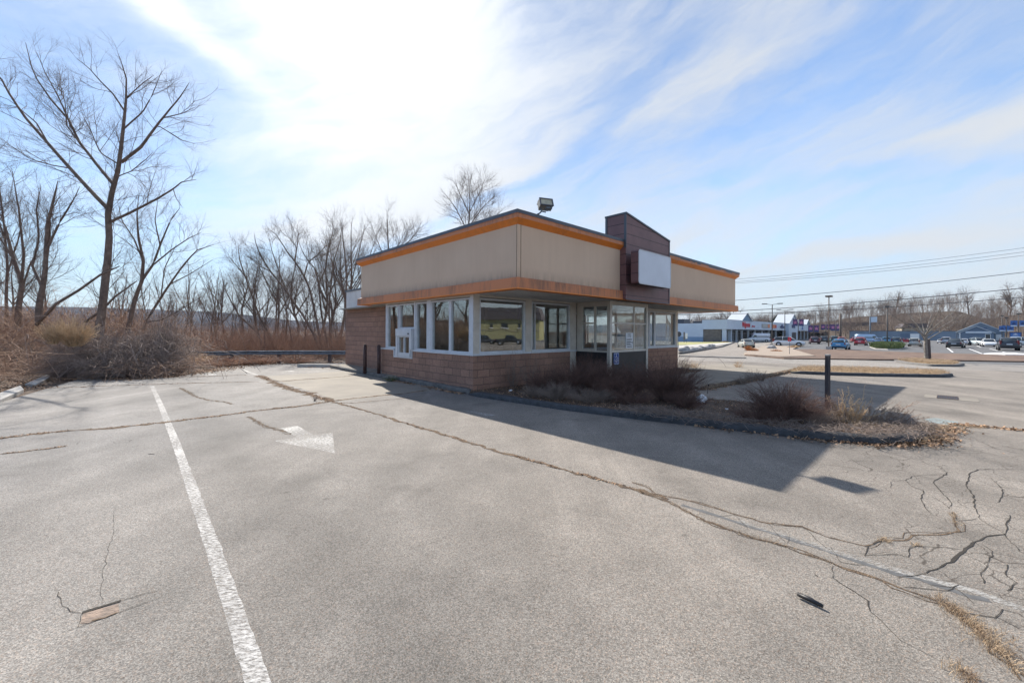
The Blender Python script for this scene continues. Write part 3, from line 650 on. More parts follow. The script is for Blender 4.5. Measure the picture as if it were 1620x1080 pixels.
cracks = [(z8([(1215,592),(1270,570),(1320,545),(1370,500),(1420,460),(1480,437),(1540,432)]), .030), (z8([(1540,432),(1550,400),(1560,350)]), .014),
          (z8([(1620,163),(1430,163),(1395,178),(1380,230),(1412,275),(1415,320),(1440,370)]), .018), (z8([(1275,150),(1300,180),(1245,215),(1275,255),(1320,300),(1310,325)]), .014),
          (z8([(1070,240),(1070,212),(1130,208),(1160,190),(1280,182),(1330,186)]), .010), (z8([(1130,208),(1160,235),(1203,250),(1195,290),(1215,325),(1245,350)]), .013),
          (z8([(830,560),(830,610),(870,640),(975,705),(985,750),(1060,820),(1110,870),(1200,915),(1285,960)]), .009), (z8([(1480,195),(1530,245),(1530,275),(1510,300)]), .012),
          (z8([(1440,370),(1490,400),(1540,432),(1600,500),(1640,520)]), .009), (z8([(1550,555),(1545,600),(1590,632),(1550,665)]), .012), (z8([(1440,590),(1455,635)]), .01),
          (z8([(1450,475),(1490,500),(1470,560),(1440,590)]), .010), (z8([(1115,480),(1230,482),(1360,492)]), .010), (z8([(960,520),(975,480),(1040,455)]), .012), (z8([(1140,525),(1145,490),(1180,480)]), .012),
          (z8([(960,520),(990,515),(1100,515),(1140,525)]), .009), (z8([(1120,650),(1200,655),(1300,665),(1350,640)]), .010), (z8([(820,480),(860,545),(965,560)]), .007),
          (z8([(1240,640),(1330,650),(1410,715)]), .009), (z8([(1340,750),(1430,765),(1500,775),(1530,740),(1600,760),(1640,790)]), .010), (z8([(700,395),(770,460),(825,500)]), .006),
          (z8([(1100,60),(1200,120),(1330,160),(1430,163)]), .007), (z8([(1100,70),(1000,60),(940,55),(1040,80),(1170,130),(1275,150)]), .006), (z8([(1400,30),(1500,75),(1640,110)]), .016),
          (z8([(1325,340),(1345,375),(1420,368)]), .010), (z8([(1600,820),(1500,770)]), .007), (z8([(560,385),(600,430),(640,470),(650,440)]), .006), (z8([(340,360),(420,350),(480,410)]), .006),
          (z8([(1500,230),(1640,260)]), .006), (z8([(1195,245),(1300,255),(1415,275)]), .006), (z8([(1320,300),(1415,300),(1640,360)]), .006), (z8([(1100,610),(1180,600),(1215,592)]), .010),
          (zF([(415,550),(360,540),(320,512),(300,440)]), .006), (zF([(300,652),(400,622),(500,585),(610,545),(700,515),(850,455)]), .007), (zF([(620,487),(740,450),(830,430)]), .005), (zF([(400,622),(415,560)]), .006), (zF([(520,500),(520,400),(550,250),(580,150),(590,0)]), .004),
          (zA([(730,560),(840,547),(830,562),(735,570),(730,560)]), .012), (zA([(270,215),(330,165)]), .012), (zA([(310,235),(385,168)]), .012), (zA([(490,580),(515,560)]), .010), (zA([(330,265),(370,240)]), .010), (zA([(560,210),(600,178)]), .010),
          (zA([(950,640),(990,640)]), .03), (zC([(400,945),(500,935)]), .03), (zB([(600,640),(630,710)]), .004), (z8([(640,135),(646,136)]), .02), (z8([(755,598),(768,606)]), .015)]
rj = random.Random(5)
for _ in range(0):   # small ones filling the shattered corner
    x, y = rj.uniform(1050, 1600), rj.uniform(200, 700)
    if y < (x - 200) * .45 - 60 or y < 640:
        a = rj.uniform(0, 6.28); L_ = [(x, y)]
        for k in range(rj.randint(3, 5)):
            a += rj.uniform(-.8, .8); x += math.cos(a) * 45; y += math.sin(a) * 22; L_.append((x, y))
        cracks.append((z8([q for q in L_ if q[0] < 1640]), .006))
dm = MB()
for pts, w in cracks:
    if len(pts) > 1: strip(pts, w * .55, .0030, jit=.75, mb=dm, seg=.05, taper=True, fr=.008)
dm.build('pavement_cracks', M['crack'], kind='structure')
# old sealer and dark edge beside the edge line
mark('crack_sealer', z8([(205,310),(330,348),(500,402),(640,445)]), .05, M['crack_fill'], off=.0011, jit=.5, seg=.07)
mark('crack_sealer', z8([(640,445),(800,498),(950,548),(1080,590),(1180,615),(1250,640),(1400,690),(1480,705)]), .05, M['crack_fill'], off=.0011, jit=.6, seg=.07)

# pothole at lower left
o = sheet('pothole_patch', zF([(412,604),(425,552),(606,500),(612,542),(540,570),(455,600)]), .0020, mat('rusty_patch', (.30, .22, .17), .9, .35, 9, c2=(.15, .12, .10), bump=.7))
mark('pothole_edge', zF([(420,548),(500,524),(560,505),(620,488)]), .022, M['crack'], off=.0034, jit=.4, seg=.03)
mark('pothole_edge', zF([(470,588),(540,572),(600,548)]), .012, M['debris'], off=.0034, jit=.6, seg=.03)

# drain
d0 = at(1499, 629); dr = empty('storm_drain', (d0.x, d0.y, d0.z + .004), 0, 'rectangular storm drain grate set in the lot beyond the planting bed', 'drain')
dr.matrix_world = Matrix.Translation((d0.x, d0.y, d0.z + .004)) @ Matrix.Rotation(.0147, 4, 'Y') @ Matrix.Rotation(-.0069, 4, 'X') @ Matrix.Rotation(TH - R(90), 4, 'Z')
MB().box(-.44, .56, -.46, .46, -.02, .003).build('collar', M['concrete'], dr)
MB().box(-.20, .20, -.40, .40, .0, .006).build('pit', M['black'], dr)
mb = MB()
for i in range(9): mb.box(-.20 + i * .0475, -.20 + i * .0475 + .018, -.39, .39, .0065, .0125)
mb.box(-.20, .20, -.41, -.385, .007, .013).box(-.20, .20, .385, .41, .007, .013)
mb.build('grate', M['iron'], dr)

# litter on the lot
s0, s1 = at(1262, 944.5), at(1302, 963.5)
mb = MB(); mb.tube([s0 + Vector((0, 0, .02)), s0.lerp(s1, .5) + Vector((0, .004, .022)), s1 + Vector((0, 0, .019))], [.012, .014, .010], 6)
mb.build('stick', M['black'], label='short dark stick lying on open asphalt in the foreground', cat='stick')
bp_ = at(1111, 636, .08)
def lump(name, c, sx, sy, sz, m, seed, rough=.25, **k):
    bm = bmesh.new(); bmesh.ops.create_icosphere(bm, subdivisions=3, radius=1); r = random.Random(seed)
    ph = [Vector((r.uniform(-1, 1), r.uniform(-1, 1), r.uniform(-1, 1))) * 2.4 for _ in range(7)]
    for v in bm.verts:
        n = sum(math.sin(v.co.dot(p) * 1.7 + i) for i, p in enumerate(ph)) / 7
        v.co *= 1 + n * rough * 2; v.co.x *= sx; v.co.y *= sy; v.co.z = v.co.z * sz + sz * .7
    me = bpy.data.meshes.new(name); bm.to_mesh(me); bm.free(); me.materials.append(m)
    return link(name, me, loc=c, **k)
lump('plastic_bag', bp_ + Vector((0, 0, .07)), .10, .08, .11, M['bag'], 3, .35, label='crumpled white plastic bag snagged at the foot of the big dark bush', cat='bag')
b2 = at(1150, 647, .08); lump('paper_scrap', b2 + Vector((0, 0, .075)), .035, .03, .012, M['bag'], 5, .3, label='small white scrap of litter on the bare soil between two bushes', cat='litter')
b2 = at(808, 618, .08); lump('paper_cup', b2 + Vector((0, 0, .075)), .05, .035, .02, M['bag'], 9, .3, label='flattened pale cup at the wall end of the planting bed', cat='litter')
s0 = at(1119, 618, .08)
mb = MB(); mb.tube([s0, s0 + Vector((.03, .0, .22))], .006, 5); mb.tube([s0 + Vector((.028, 0, .21)), s0 + Vector((.04, 0, .26))], .014, 6)
mb.build('marker_stake', M['black'], label='thin black marker stake leaning behind the white bag', cat='stake')

# ================================================================== THE VACANT RESTAURANT (local x along the front, y back, z up)
RB = empty('restaurant_building', BC, TH, 'vacant tan and orange single storey restaurant with a blank sign on its purple tower', 'building')
LF, LS, ZT = 13.71, 8.55, 4.34
def P_(name, m, mb, parent=RB, **k): return mb.build(name, m, parent, **k)
def each(name, m, mb, parent=RB):
    for i in range(0, len(mb.v), 8): MB().add(mb.v[i:i + 8], [(0,3,2,1),(4,5,6,7),(0,1,5,4),(1,2,6,5),(2,3,7,6),(3,0,4,7)]).build(name, m, parent)
bw = MB()
bw.box(.19, 4.51, 1.86, 2.06, -.05, .98)                # front dado
bw.box(6.9, 12.0, 1.86, 2.06, -.35, .95)
bw.box(.19, .39, 2.06, 5.05, -.05, .98); bw.box(.19, .39, 5.05, 6.17, -.05, .78); bw.box(.19, .39, 6.17, 7.18, -.05, .98)
bw.box(11.8, 12.0, 2.06, 7.0, -.35, .95)
bw.box(.39, .78, 6.88, 7.18, .97, 2.60)
bw.box(.39, .78, 7.0, 7.18, -.05, .97)
bw.box(.78, .98, 7.0, 12.1, -.05, 2.62); bw.box(.98, 12.0, 11.9, 12.1, -.4, 2.62); bw.box(11.8, 12.0, 7.0, 11.9, -.4, 2.62)
P_('wall', M['block'], bw)
pp = MB().ring(.80, 11.98, 7.2, 12.08, [(0.0, 2.62), (0.0, 3.38), (-.2, 3.38), (-.2, 2.62)])
for i in range(44):
    y = 7.25 + i * .11; pp.box(.775, .80, y, y + .035, 2.66, 3.36)
for i in range(100):
    x = .82 + i * .11; pp.box(x, x + .035, 12.08, 12.105, 2.66, 3.36)
P_('parapet', M['corrugated'], pp)
P_('parapet_coping', M['cap'], MB().ring(.80, 11.98, 7.2, 12.08, [(.05, 3.38), (.05, 3.45), (-.25, 3.45), (-.25, 3.38)]))
P_('wing_roof', M['roof_dark'], MB().box(.99, 11.79, 7.4, 11.89, 3.10, 3.16))
# overhanging fascia
P_('fascia', M['stucco'], MB().ring(0, LF, 0, LS, [(0, 2.70), (0, 4.20), (-.18, 4.20), (-.18, 2.70)]))
jt = MB()
for x in (.10, ): jt.box(x, x + .012, -.004, .01, 2.86, 4.06)
jt.box(-.004, .01, .02, .03, 2.86, 4.06)
each('expansion_joint', M['debris'], jt)
P_('cornice', M['orange'], MB().ring(0, LF, 0, LS, [(.0, 4.05), (.125, 4.16), (.13, 4.165), (.13, 4.175), (0, 4.175)]))
P_('cornice_face', M['salmon'], MB().ring(0, LF, 0, LS, [(.131, 4.165), (.131, 4.275), (-.02, 4.275), (-.02, 4.176)]))
cp = MB().ring(0, LF, 0, LS, [(.145, 4.262), (.145, 4.34), (-.25, 4.34), (-.25, 4.21), (-.19, 4.21), (-.19, 4.277), (.1, 4.277)])
for x0, x1, z0 in ((7.9, 8.7, .03), (9.3, 9.6, .05), (10.4, 11.6, .045), (12.2, 12.9, .04), (8.9, 9.1, .03)):   # peeling orange strip showing grey metal
    cp.box(x0, x1, -.1335, -.128, 4.262 - z0, 4.265)
P_('coping', M['cap'], cp)
P_('lower_band', M['salmon'], MB().ring(0, LF, 0, LS, [(.001, 2.86), (.10, 2.835), (.105, 2.61), (.0, 2.61)]))
P_('drip_edge', M['orange'], MB().ring(0, LF, 0, LS, [(.107, 2.609), (.107, 2.585), (-.12, 2.585), (-.12, 2.609)]))
P_('roof', M['roof_dark'], MB().box(.18, LF - .18, .18, LS - .18, 4.10, 4.16))
sf = MB().box(.0, LF, .0, LS, 2.60, 2.66)
for i in range(60): sf.box(.12 + i * .228, .13 + i * .228, .14, 1.84, 2.593, 2.601)
for i in range(37): sf.box(.13, .185, .2 + i * .228, .21 + i * .228, 2.593, 2.601)
P_('soffit', M['soffit'], sf)
# sign tower
tw = MB(); xs0, xs1 = 4.20, 6.90
tw.add([(xs0,-.2,2.60),(xs1,-.2,2.60),(xs1,-.2,4.66),(xs0,-.2,5.08),(xs0,.5,2.60),(xs1,.5,2.60),(xs1,.5,4.66),(xs0,.5,5.08)],
       [(0,1,2,3),(5,4,7,6),(1,5,6,2),(4,0,3,7),(3,2,6,7),(0,4,5,1)])
T = P_('sign_tower', M['siding'], tw)
tr = MB()
for (a, za), (b, zb) in ((((xs0 - .02), 5.085), ((xs1 + .02), 4.665)),):
    for y0, y1 in ((-.225, .525),):
        tr.add([(a,y0,za),(b,y0,zb),(b,y1,zb),(a,y1,za),(a,y0,za+.05),(b,y0,zb+.05),(b,y1,zb+.05),(a,y1,za+.05)],
               [(0,3,2,1),(4,5,6,7),(0,1,5,4),(1,2,6,5),(2,3,7,6),(3,0,4,7)])
tr.box(xs1 - .03, xs1 + .015, -.215, -.2, 2.60, 4.66); tr.box(xs0 - .015, xs0 + .0, -.215, -.14, 4.1, 5.08); tr.box(xs0 - .015, xs0, .44, .51, 4.1, 5.08)
tr.box(xs0 - .01, xs1 + .01, -.225, -.2, 2.575, 2.60)
tr.build('tower_trim', M['cap'], T)
# blank sign cabinet
def rrect(x0, x1, z0, z1, r, n=6):
    pts = []
    for cx, cz, a0 in ((x1 - r, z0 + r, -90), (x1 - r, z1 - r, 0), (x0 + r, z1 - r, 90), (x0 + r, z0 + r, 180)):
        for k in range(n + 1):
            a = R(a0 + 90 * k / n); pts.append((cx + r * math.cos(a), cz + r * math.sin(a)))
    return pts
sx0, sx1, sz0, sz1 = 4.13, 6.08, 3.00, 3.98
sc = MB().prism(rrect(sx0, sx1, sz0, sz1, .09), -.64, -.40, 'y')
for x in (4.7, 5.5): sc.box(x, x + .12, -.40, -.205, 3.2, 3.75)
SC = P_('sign_cabinet', M['siding'], sc)
MB().prism(rrect(sx0 + .03, sx1 - .03, sz0 + .03, sz1 - .03, .075), -.652, -.642, 'y').build('sign_face', M['sign_face'], SC)
rim_ = MB()
o1 = rrect(sx0, sx1, sz0, sz1, .09); o2 = rrect(sx0 + .035, sx1 - .035, sz0 + .035, sz1 - .035, .07); n = len(o1)
rim_.add([(a, -.645, b) for a, b in o1] + [(a, -.658, b) for a, b in o1] + [(a, -.658, b) for a, b in o2] + [(a, -.645, b) for a, b in o2],
         [(i + q * n, (i + 1) % n + q * n, (i + 1) % n + ((q + 1) % 4) * n, i + ((q + 1) % 4) * n) for i in range(n) for q in range(4)])
rim_.build('sign_rim', M['white_frame'], SC)

# windows -----------------------------------------------------------------
def window(name, axis, a0, a1, z0, z1, plane, inward, mull=(), fw=.05, parent=RB, fm=None, glass=None, bars=(), dep=.09, label=None):
    """axis 'x': window lies in plane y=plane; 'y': in plane x=plane. inward = +1/-1 direction of the room"""
    fm = fm or M['white_frame']; mb = MB()
    def bx(p0, p1, q0, q1, d0=0.0, d1=dep):
        lo, hi = sorted((plane + inward * d0, plane + inward * d1))
        if axis == 'x': mb.box(p0, p1, lo, hi, q0, q1)
        else: mb.box(lo, hi, p0, p1, q0, q1)
    bx(a0, a1, z0, z0 + fw); bx(a0, a1, z1 - fw, z1); bx(a0, a0 + fw, z0 + fw, z1 - fw); bx(a1 - fw, a1, z0 + fw, z1 - fw)
    for mu, w in mull: bx(mu - w / 2, mu + w / 2, z0 + fw, z1 - fw, .004, dep - .004)
    for b, w in bars: bx(a0 + fw, a1 - fw, b - w / 2, b + w / 2, .008, dep - .008)
    fr = P_(name, fm, mb, parent)
    if label: fr['label'] = label
    gm = MB(); lo, hi = sorted((plane + inward * (dep * .55), plane + inward * (dep * .55 + .006)))
    if axis == 'x': gm.box(a0 + fw * .5, a1 - fw * .5, lo, hi, z0 + fw * .5, z1 - fw * .5)
    else: gm.box(lo, hi, a0 + fw * .5, a1 - fw * .5, z0 + fw * .5, z1 - fw * .5)
    gm.build('pane', glass or M['glass'], fr); return fr
fy, lx = 1.87, .20
window('window', 'x', .40, 2.13, 1.03, 2.52, fy, 1)
window('window', 'x', 2.38, 4.20, 1.03, 2.52, fy, 1, mull=((2.56, .02),))
window('window', 'x', 6.95, 9.40, 1.0, 2.52, fy, 1, mull=((8.2, .06),))
window('window', 'x', 9.42, 11.80, 1.0, 2.52, fy, 1, mull=((9.88, .12),))
window('window', 'y', 2.02, 3.93, 1.03, 2.52, lx, 1, mull=((2.95, .11),), fw=.045)
window('window', 'y', 4.14, 4.84, 1.03, 2.52, lx, 1)
window('window', 'y', 4.90, 5.92, 1.70, 2.52, lx, 1, label='window pane above the drive-up hatch')
window('window', 'y', 5.97, 6.80, 1.03, 2.52, lx, 1, fw=.06)
window('window', 'y', 2.1, 4.0, 1.0, 2.52, 11.99, -1, mull=((3.05, .06),)); window('window', 'y', 4.1, 6.9, 1.0, 2.52, 11.99, -1, mull=((5.5, .06),))
# posts and header
ps = MB()
ps.box(.19, .40, 1.86, 2.02, 1.03, 2.54); ps.box(2.13, 2.38, 1.855, 2.0, 1.03, 2.54); ps.box(4.20, 4.51, 1.855, 2.05, -.05, 2.54)
ps.box(11.80, 12.0, 1.86, 2.1, .98, 2.54); ps.box(11.80, 12.0, 4.0, 4.1, 1.0, 2.54)
each('front_post', M['cream'], ps)
ps = MB(); ps.box(.185, .33, 3.93, 4.14, 1.03, 2.54); ps.box(.185, .33, 4.84, 4.90, 1.03, 2.54); ps.box(.185, .33, 6.80, 6.88, .99, 2.54); ps.box(.187, .2, 1.862, 2.02, 1.03, 2.54)
each('side_post', M['white_frame'], ps)
hd = MB(); hd.box(.18, 4.51, 1.85, 2.05, 2.54, 2.60); hd.box(6.9, 12.01, 1.85, 2.05, 2.54, 2.60); hd.box(.18, .38, 2.05, 6.88, 2.54, 2.60); hd.box(11.81, 12.01, 2.05, 7.0, 2.54, 2.6)
each('header', M['cream'], hd)
sl = MB(); sl.box(.15, 4.51, 1.82, 2.07, .98, 1.03); sl.box(6.9, 12.03, 1.82, 2.07, .95, 1.0)
sl.box(.15, .40, 2.07, 5.05, .98, 1.03); sl.box(.15, .40, 5.0, 5.05, .78, .98); sl.box(.15, .40, 5.0, 6.22, .74, .785); sl.box(.15, .40, 6.17, 6.22, .785, .98); sl.box(.15, .40, 6.22, 7.20, .98, 1.03)
sl.box(11.79, 12.03, 2.07, 7.0, .95, 1.0)
each('sill', M['white_frame'], sl)
# drive-up hatch
DH = P_('serving_hatch', M['white_frame'], MB().box(.08, .36, 4.93, 5.95, 1.47, 1.70).box(.10, .30, 5.86, 5.97, .79, 1.47).box(.10, .30, 4.93, 5.08, 1.03, 1.47).box(.12, .2, 5.08, 5.86, .79, .92).box(.13, .2, 5.08, 5.13, .92, 1.47)
        .box(.13, .2, 5.44, 5.49, .92, 1.47).box(.13, .2, 5.81, 5.86, .92, 1.47).box(.13, .2, 5.13, 5.81, 1.42, 1.47))
MB().box(.16, .167, 5.13, 5.81, .92, 1.42).build('pane', M['glass'], DH)
MB().box(.06, .08, 5.05, 5.12, 1.52, 1.56).build('latch', M['black'], DH)
MB().box(.18, .40, 5.97, 6.17, .785, 1.03).build('hatch_cheek', M['white_frame'], DH)
# projecting entrance vestibule
V0, V1, VY = 4.53, 6.88, .55
vf = MB()
vf.box(V0, V0 + .11, VY, VY + .11, -.05, 2.55); vf.box(V1 - .11, V1, VY, VY + .11, -.1, 2.55)
vf.box(V0 + .11, V1 - .11, VY + .01, VY + .08, .98, 1.04); vf.box(V0 + .02, V0 + .09, VY + .11, 1.86, .98, 1.03)
vf.box(V0 + .11, V1 - .11, VY + .02, VY + .07, 1.885, 1.935); vf.box(V0 + .11, V1 - .11, VY + .01, VY + .09, 2.48, 2.55)
vf.box(V0 + .02, V0 + .09, VY + .11, 1.86, 2.44, 2.55); vf.box(V0, V1, VY, 1.84, 2.55, 2.598); vf.box(V1 - .09, V1 - .02, VY + .11, 1.86, .98, 1.03); vf.box(V1 - .09, V1 - .02, VY + .11, 1.86, 2.44, 2.55)
VF = P_('vestibule', M['cream'], vf)
MB().box(V0 + .11, V1 - .11, VY + .025, VY + .065, -.08, .98).box(V0 + .03, V0 + .07, VY + .11, 1.86, -.05, .98).box(V1 - .07, V1 - .03, VY + .11, 1.86, -.1, .98).build('base_panel', M['dark'], VF)
MB().box(V0 + .11, V1 - .11, VY + .04, VY + .046, 1.04, 2.48).box(V1 - .06, V1 - .054, VY + .11, 1.86, 1.03, 2.44).box(V0 + .05, V0 + .056, VY + .11, 1.12, 1.03, 2.44).build('pane', M['glass'], VF)
MB().box(5.98, 6.04, VY + .03, VY + .06, 1.04, 1.885).box(5.98, 6.04, VY + .03, VY + .06, 1.935, 2.48).build('mullion', M['cream'], VF)
dr = MB().box(V0 + .015, V0 + .075, 1.62, 1.86, 1.03, 2.44).box(V0 + .02, V0 + .07, 1.10, 1.17, 1.03, 2.44).box(V0 + .02, V0 + .07, 1.17, 1.62, 1.88, 1.93).box(V0 + .02, V0 + .07, 1.17, 1.62, 1.03, 1.08)
DR = P_('entrance_door', M['cream'], dr)
MB().box(V0 + .04, V0 + .046, 1.17, 1.62, 1.08, 1.88).box(V0 + .04, V0 + .046, 1.17, 1.62, 1.93, 2.44).build('pane', M['glass'], DR)
MB().tube([(V0 - .03, 1.20, 1.1), (V0 - .03, 1.20, 1.4)], .012, 6).tube([(V0 - .03, 1.2, 1.12), (V0 + .03, 1.2, 1.12)], .008, 6).tube([(V0 - .03, 1.2, 1.38), (V0 + .03, 1.2, 1.38)], .008, 6).build('handle', M['steel'], DR)
# accessible-entrance sign
def text_mesh(s, size, m, parent, loc, rot, shear=0.0, ext=.002, name='lettering', sx=1.0, align='CENTER', space=1.0):
    cu = bpy.data.curves.new('t', 'FONT'); cu.body = s; cu.size = size; cu.extrude = ext; cu.shear = shear; cu.align_x = align; cu.align_y = 'CENTER'; cu.space_character = space; cu.offset = size * .012
    to = bpy.data.objects.new('t', cu); col.objects.link(to)
    dg = bpy.context.evaluated_depsgraph_get(); me = bpy.data.meshes.new_from_object(to.evaluated_get(dg)); bpy.data.objects.remove(to)
    me.materials.clear(); me.materials.append(m); me.name = name
    o = bpy.data.objects.new(name, me); col.objects.link(o); o.parent = parent; o.location = loc; o.rotation_euler = rot; o.scale = (sx, 1, 1)
    return o
HS = P_('accessible_sign', M['sign_blue'], MB().prism(rrect(4.76, 5.05, .60, .965, .02, 3), VY + .005, VY + .015, 'y'))
MB().prism(rrect(4.775, 5.035, .615, .95, .02, 3), VY + .0035, VY + .006, 'y').build('sign_border', M['white'], HS)
MB().prism(rrect(4.785, 5.025, .625, .94, .018, 3), VY + .002, VY + .0045, 'y').build('sign_field', mat('deep_blue', (.02, .05, .25)), HS)
ws = MB(); yy = VY - .001; cx, cz = 4.895, .815
ws.tube([(cx + .05 * math.cos(a), yy, cz + .045 * math.sin(a)) for a in [R(110 + 30 * k) for k in range(10)]], .0065, 5)
ws.tube([(cx - .01, yy, cz + .085), (cx - .005, yy, cz + .015), (cx + .045, yy, cz + .012), (cx + .065, yy, cz - .04), (cx + .085, yy, cz - .035)], .0075, 5)
ws.tube([(cx - .008, yy, cz + .05), (cx + .035, yy, cz + .048)], .006, 5)
ws.prism([(cx - .012 + .014 * math.cos(R(45 * k)), cz + .106 + .014 * math.sin(R(45 * k))) for k in range(8)], yy - .002, yy + .002, 'y')
ws.build('wheelchair_symbol', M['white'], HS)
text_mesh('PARKING', .050, M['white'], HS, (4.905, yy, .718), (R(90), 0, 0), ext=.001); text_mesh('ONLY', .050, M['white'], HS, (4.905, yy, .665), (R(90), 0, 0), ext=.001)
# notice taped inside the vestibule glass
NT = P_('paper_notice', M['notice'], MB().box(5.50, 5.93, VY + .031, VY + .034, 1.09, 1.60))
for s, z, sz in (('THANKS', 1.55, .055), ('TO OUR', 1.485, .058), ('GUESTS', 1.375, .092)):
    text_mesh(s, sz, M['black'], NT, (5.70, VY + .029, z), (R(90), 0, 0), ext=.001)
nb = MB()
for z, h, a, b in ((1.28, .035, 5.53, 5.82), (1.225, .03, 5.53, 5.78), (1.18, .02, 5.55, 5.86), (1.125, .025, 5.58, 5.88), (1.25, .06, 5.85, 5.90)): nb.box(a, b, VY + .0285, VY + .0305, z, z + h)
nb.build('printed_lines', M['cap'], NT)
# interior
P_('interior_floor', M['int_floor'], MB().box(.39, 11.8, 2.06, 11.9, -.1, .03).box(V0 + .1, V1 - .1, VY + .1, 2.06, -.1, .03))
ic = MB().box(.39, 11.8, 2.05, 11.9, 2.56, 2.595)
P_('interior_ceiling', M['int_ceiling'], ic)
cg = MB()
for i in range(18): cg.box(.5 + i * .61, .53 + i * .61, 2.1, 7.0, 2.545, 2.561)
for i in range(8): cg.box(.4, 11.7, 2.3 + i * .61, 2.33 + i * .61, 2.546, 2.5605)
for x, y in ((2, 3.2), (4.4, 3.2), (6.9, 3.2), (2, 5.4), (4.4, 5.4), (9.4, 3.2), (9.4, 5.4)): cg.box(x, x + 1.2, y, y + .58, 2.538, 2.5615)
P_('ceiling_grid', M['white_frame'], cg)
P_('interior_wall', M['int_wall'], MB().box(1.0, 7.4, 6.9, 7.0, .03, 2.56).box(9.0, 11.79, 8.6, 8.7, .03, 2.56).box(3.3, 3.45, 5.2, 6.9, .03, 2.56))
each('interior_column', M['dark'], MB().box(3.0, 3.12, 3.0, 3.12, .03, 2.56).box(5.9, 6.1, 4.6, 4.8, .03, 2.56))
P_('service_counter', M['awning'], MB().box(4.2, 8.2, 5.2, 5.8, .03, 1.02).box(4.1, 8.3, 5.1, 5.9, 1.02, 1.06).box(3.6, 4.0, 2.6, 3.2, .03, 1.35))
# torn poster in the far front window
PT = MB(); px_ = [(11.02, 1.10), (11.05, 2.45), (11.1, 2.43), (11.16, 2.25), (11.35, 2.1), (11.5, 1.9), (11.55, 1.6), (11.48, 1.4), (11.3, 1.2), (11.18, 1.12), (11.25, 1.3), (11.36, 1.5), (11.38, 1.75), (11.3, 1.95), (11.18, 2.0), (11.1, 1.7), (11.07, 1.1)]
P_('torn_poster', M['notice'], PT.prism(px_, 1.955, 1.96, 'y'))
# conduit on the wing wall
P_('downpipe', M['iron'], MB().tube([(.755, 7.55, 1.0), (.755, 7.55, 2.6)], .018, 6))
bevel(SC, .01)

# floodlight on the front edge of the roof
FL = empty('floodlight', W(.60, -.02, 4.27), TH, 'boxy floodlight on a bent bracket at the roof corner', 'light')
MB().tube([(-.12, .12, .0), (-.10, .06, .04), (0, -.10, .12), (.03, -.14, .17)], .018, 8).tube([(-.2, .2, .0), (-.02, -.02, .06), (0, -.08, .1)], .006, 5).build('bracket', M['steel'], FL)
hdm = Matrix.Translation((.09, -.16, .30)) @ Matrix.Rotation(R(-24), 4, 'Z') @ Matrix.Rotation(R(-22), 4, 'X')
hb = MB(); V = []
for y, w, h in ((-.13, .16, .092), (.0, .16, .092), (.10, .12, .07)): V += [hdm @ Vector(p) for p in ((-w, y, -h), (w, y, -h), (w, y, h), (-w, y, h))]
hb.add(V, [(0,1,5,4),(1,2,6,5),(2,3,7,6),(3,0,4,7),(4,5,9,8),(5,6,10,9),(6,7,11,10),(7,4,8,11),(8,9,10,11)])
for i in range(5): hb.box(-.14 + i * .06, -.13 + i * .06, -.02, .09, .07, .105, hdm)
hb.build('housing', mat('lamp_housing', (.20, .20, .19), .6, .25, 9), FL)
fm_ = MB()
for b in ((-.17, .17, -.15, -.125, -.10, -.075), (-.17, .17, -.15, -.125, .075, .10), (-.17, -.14, -.15, -.125, -.075, .075), (.14, .17, -.15, -.125, -.075, .075)): fm_.box(*b, hdm)
fm_.build('bezel', M['cap'], FL)
MB().box(-.14, .14, -.137, -.13, -.075, .075, hdm).build('lens', M['lamp_glass'], FL)
MB().box(.0, .14, -.1, .0, -.14, -.092, hdm).tube([hdm @ Vector((-.12, -.02, -.09)), hdm @ Vector((-.10, -.02, -.19)), hdm @ Vector((0, -.02, -.2))], .015, 6).build('knuckle', M['steel'], FL)

# bollards
for i, (x, y, lb) in enumerate(((577.2, 588.5, 'brown steel bollard farther from the drive-up hatch'), (599.2, 591, 'brown steel bollard nearer the drive-up hatch'))):
    p = at(x, y, .115); o = MB().tube([(0, 0, -.05), (0, 0, .99)], .062, 16).tube([(0, 0, .985), (0, 0, 1.02)], [.062, .03], 16).build('bollard', M['iron'], label=lb, cat='bollard', group='bollards by the drive-up window')
    o.location = (p.x, p.y, p.z + .115)
# timber post in the planting bed
p = at(1309, 655, .08); PO = empty('timber_post', (p.x, p.y, p.z), .35, 'weathered square timber post standing in the planting bed', 'post')
MB().box(-.031, .031, -.031, .031, .0, 1.20).build('shaft', M['wood_post'], PO); MB().box(-.033, .033, -.033, .033, 1.20, 1.225).build('cap', M['rock'], PO)
PO.rotation_euler = (R(.8), R(-1.2), .35)

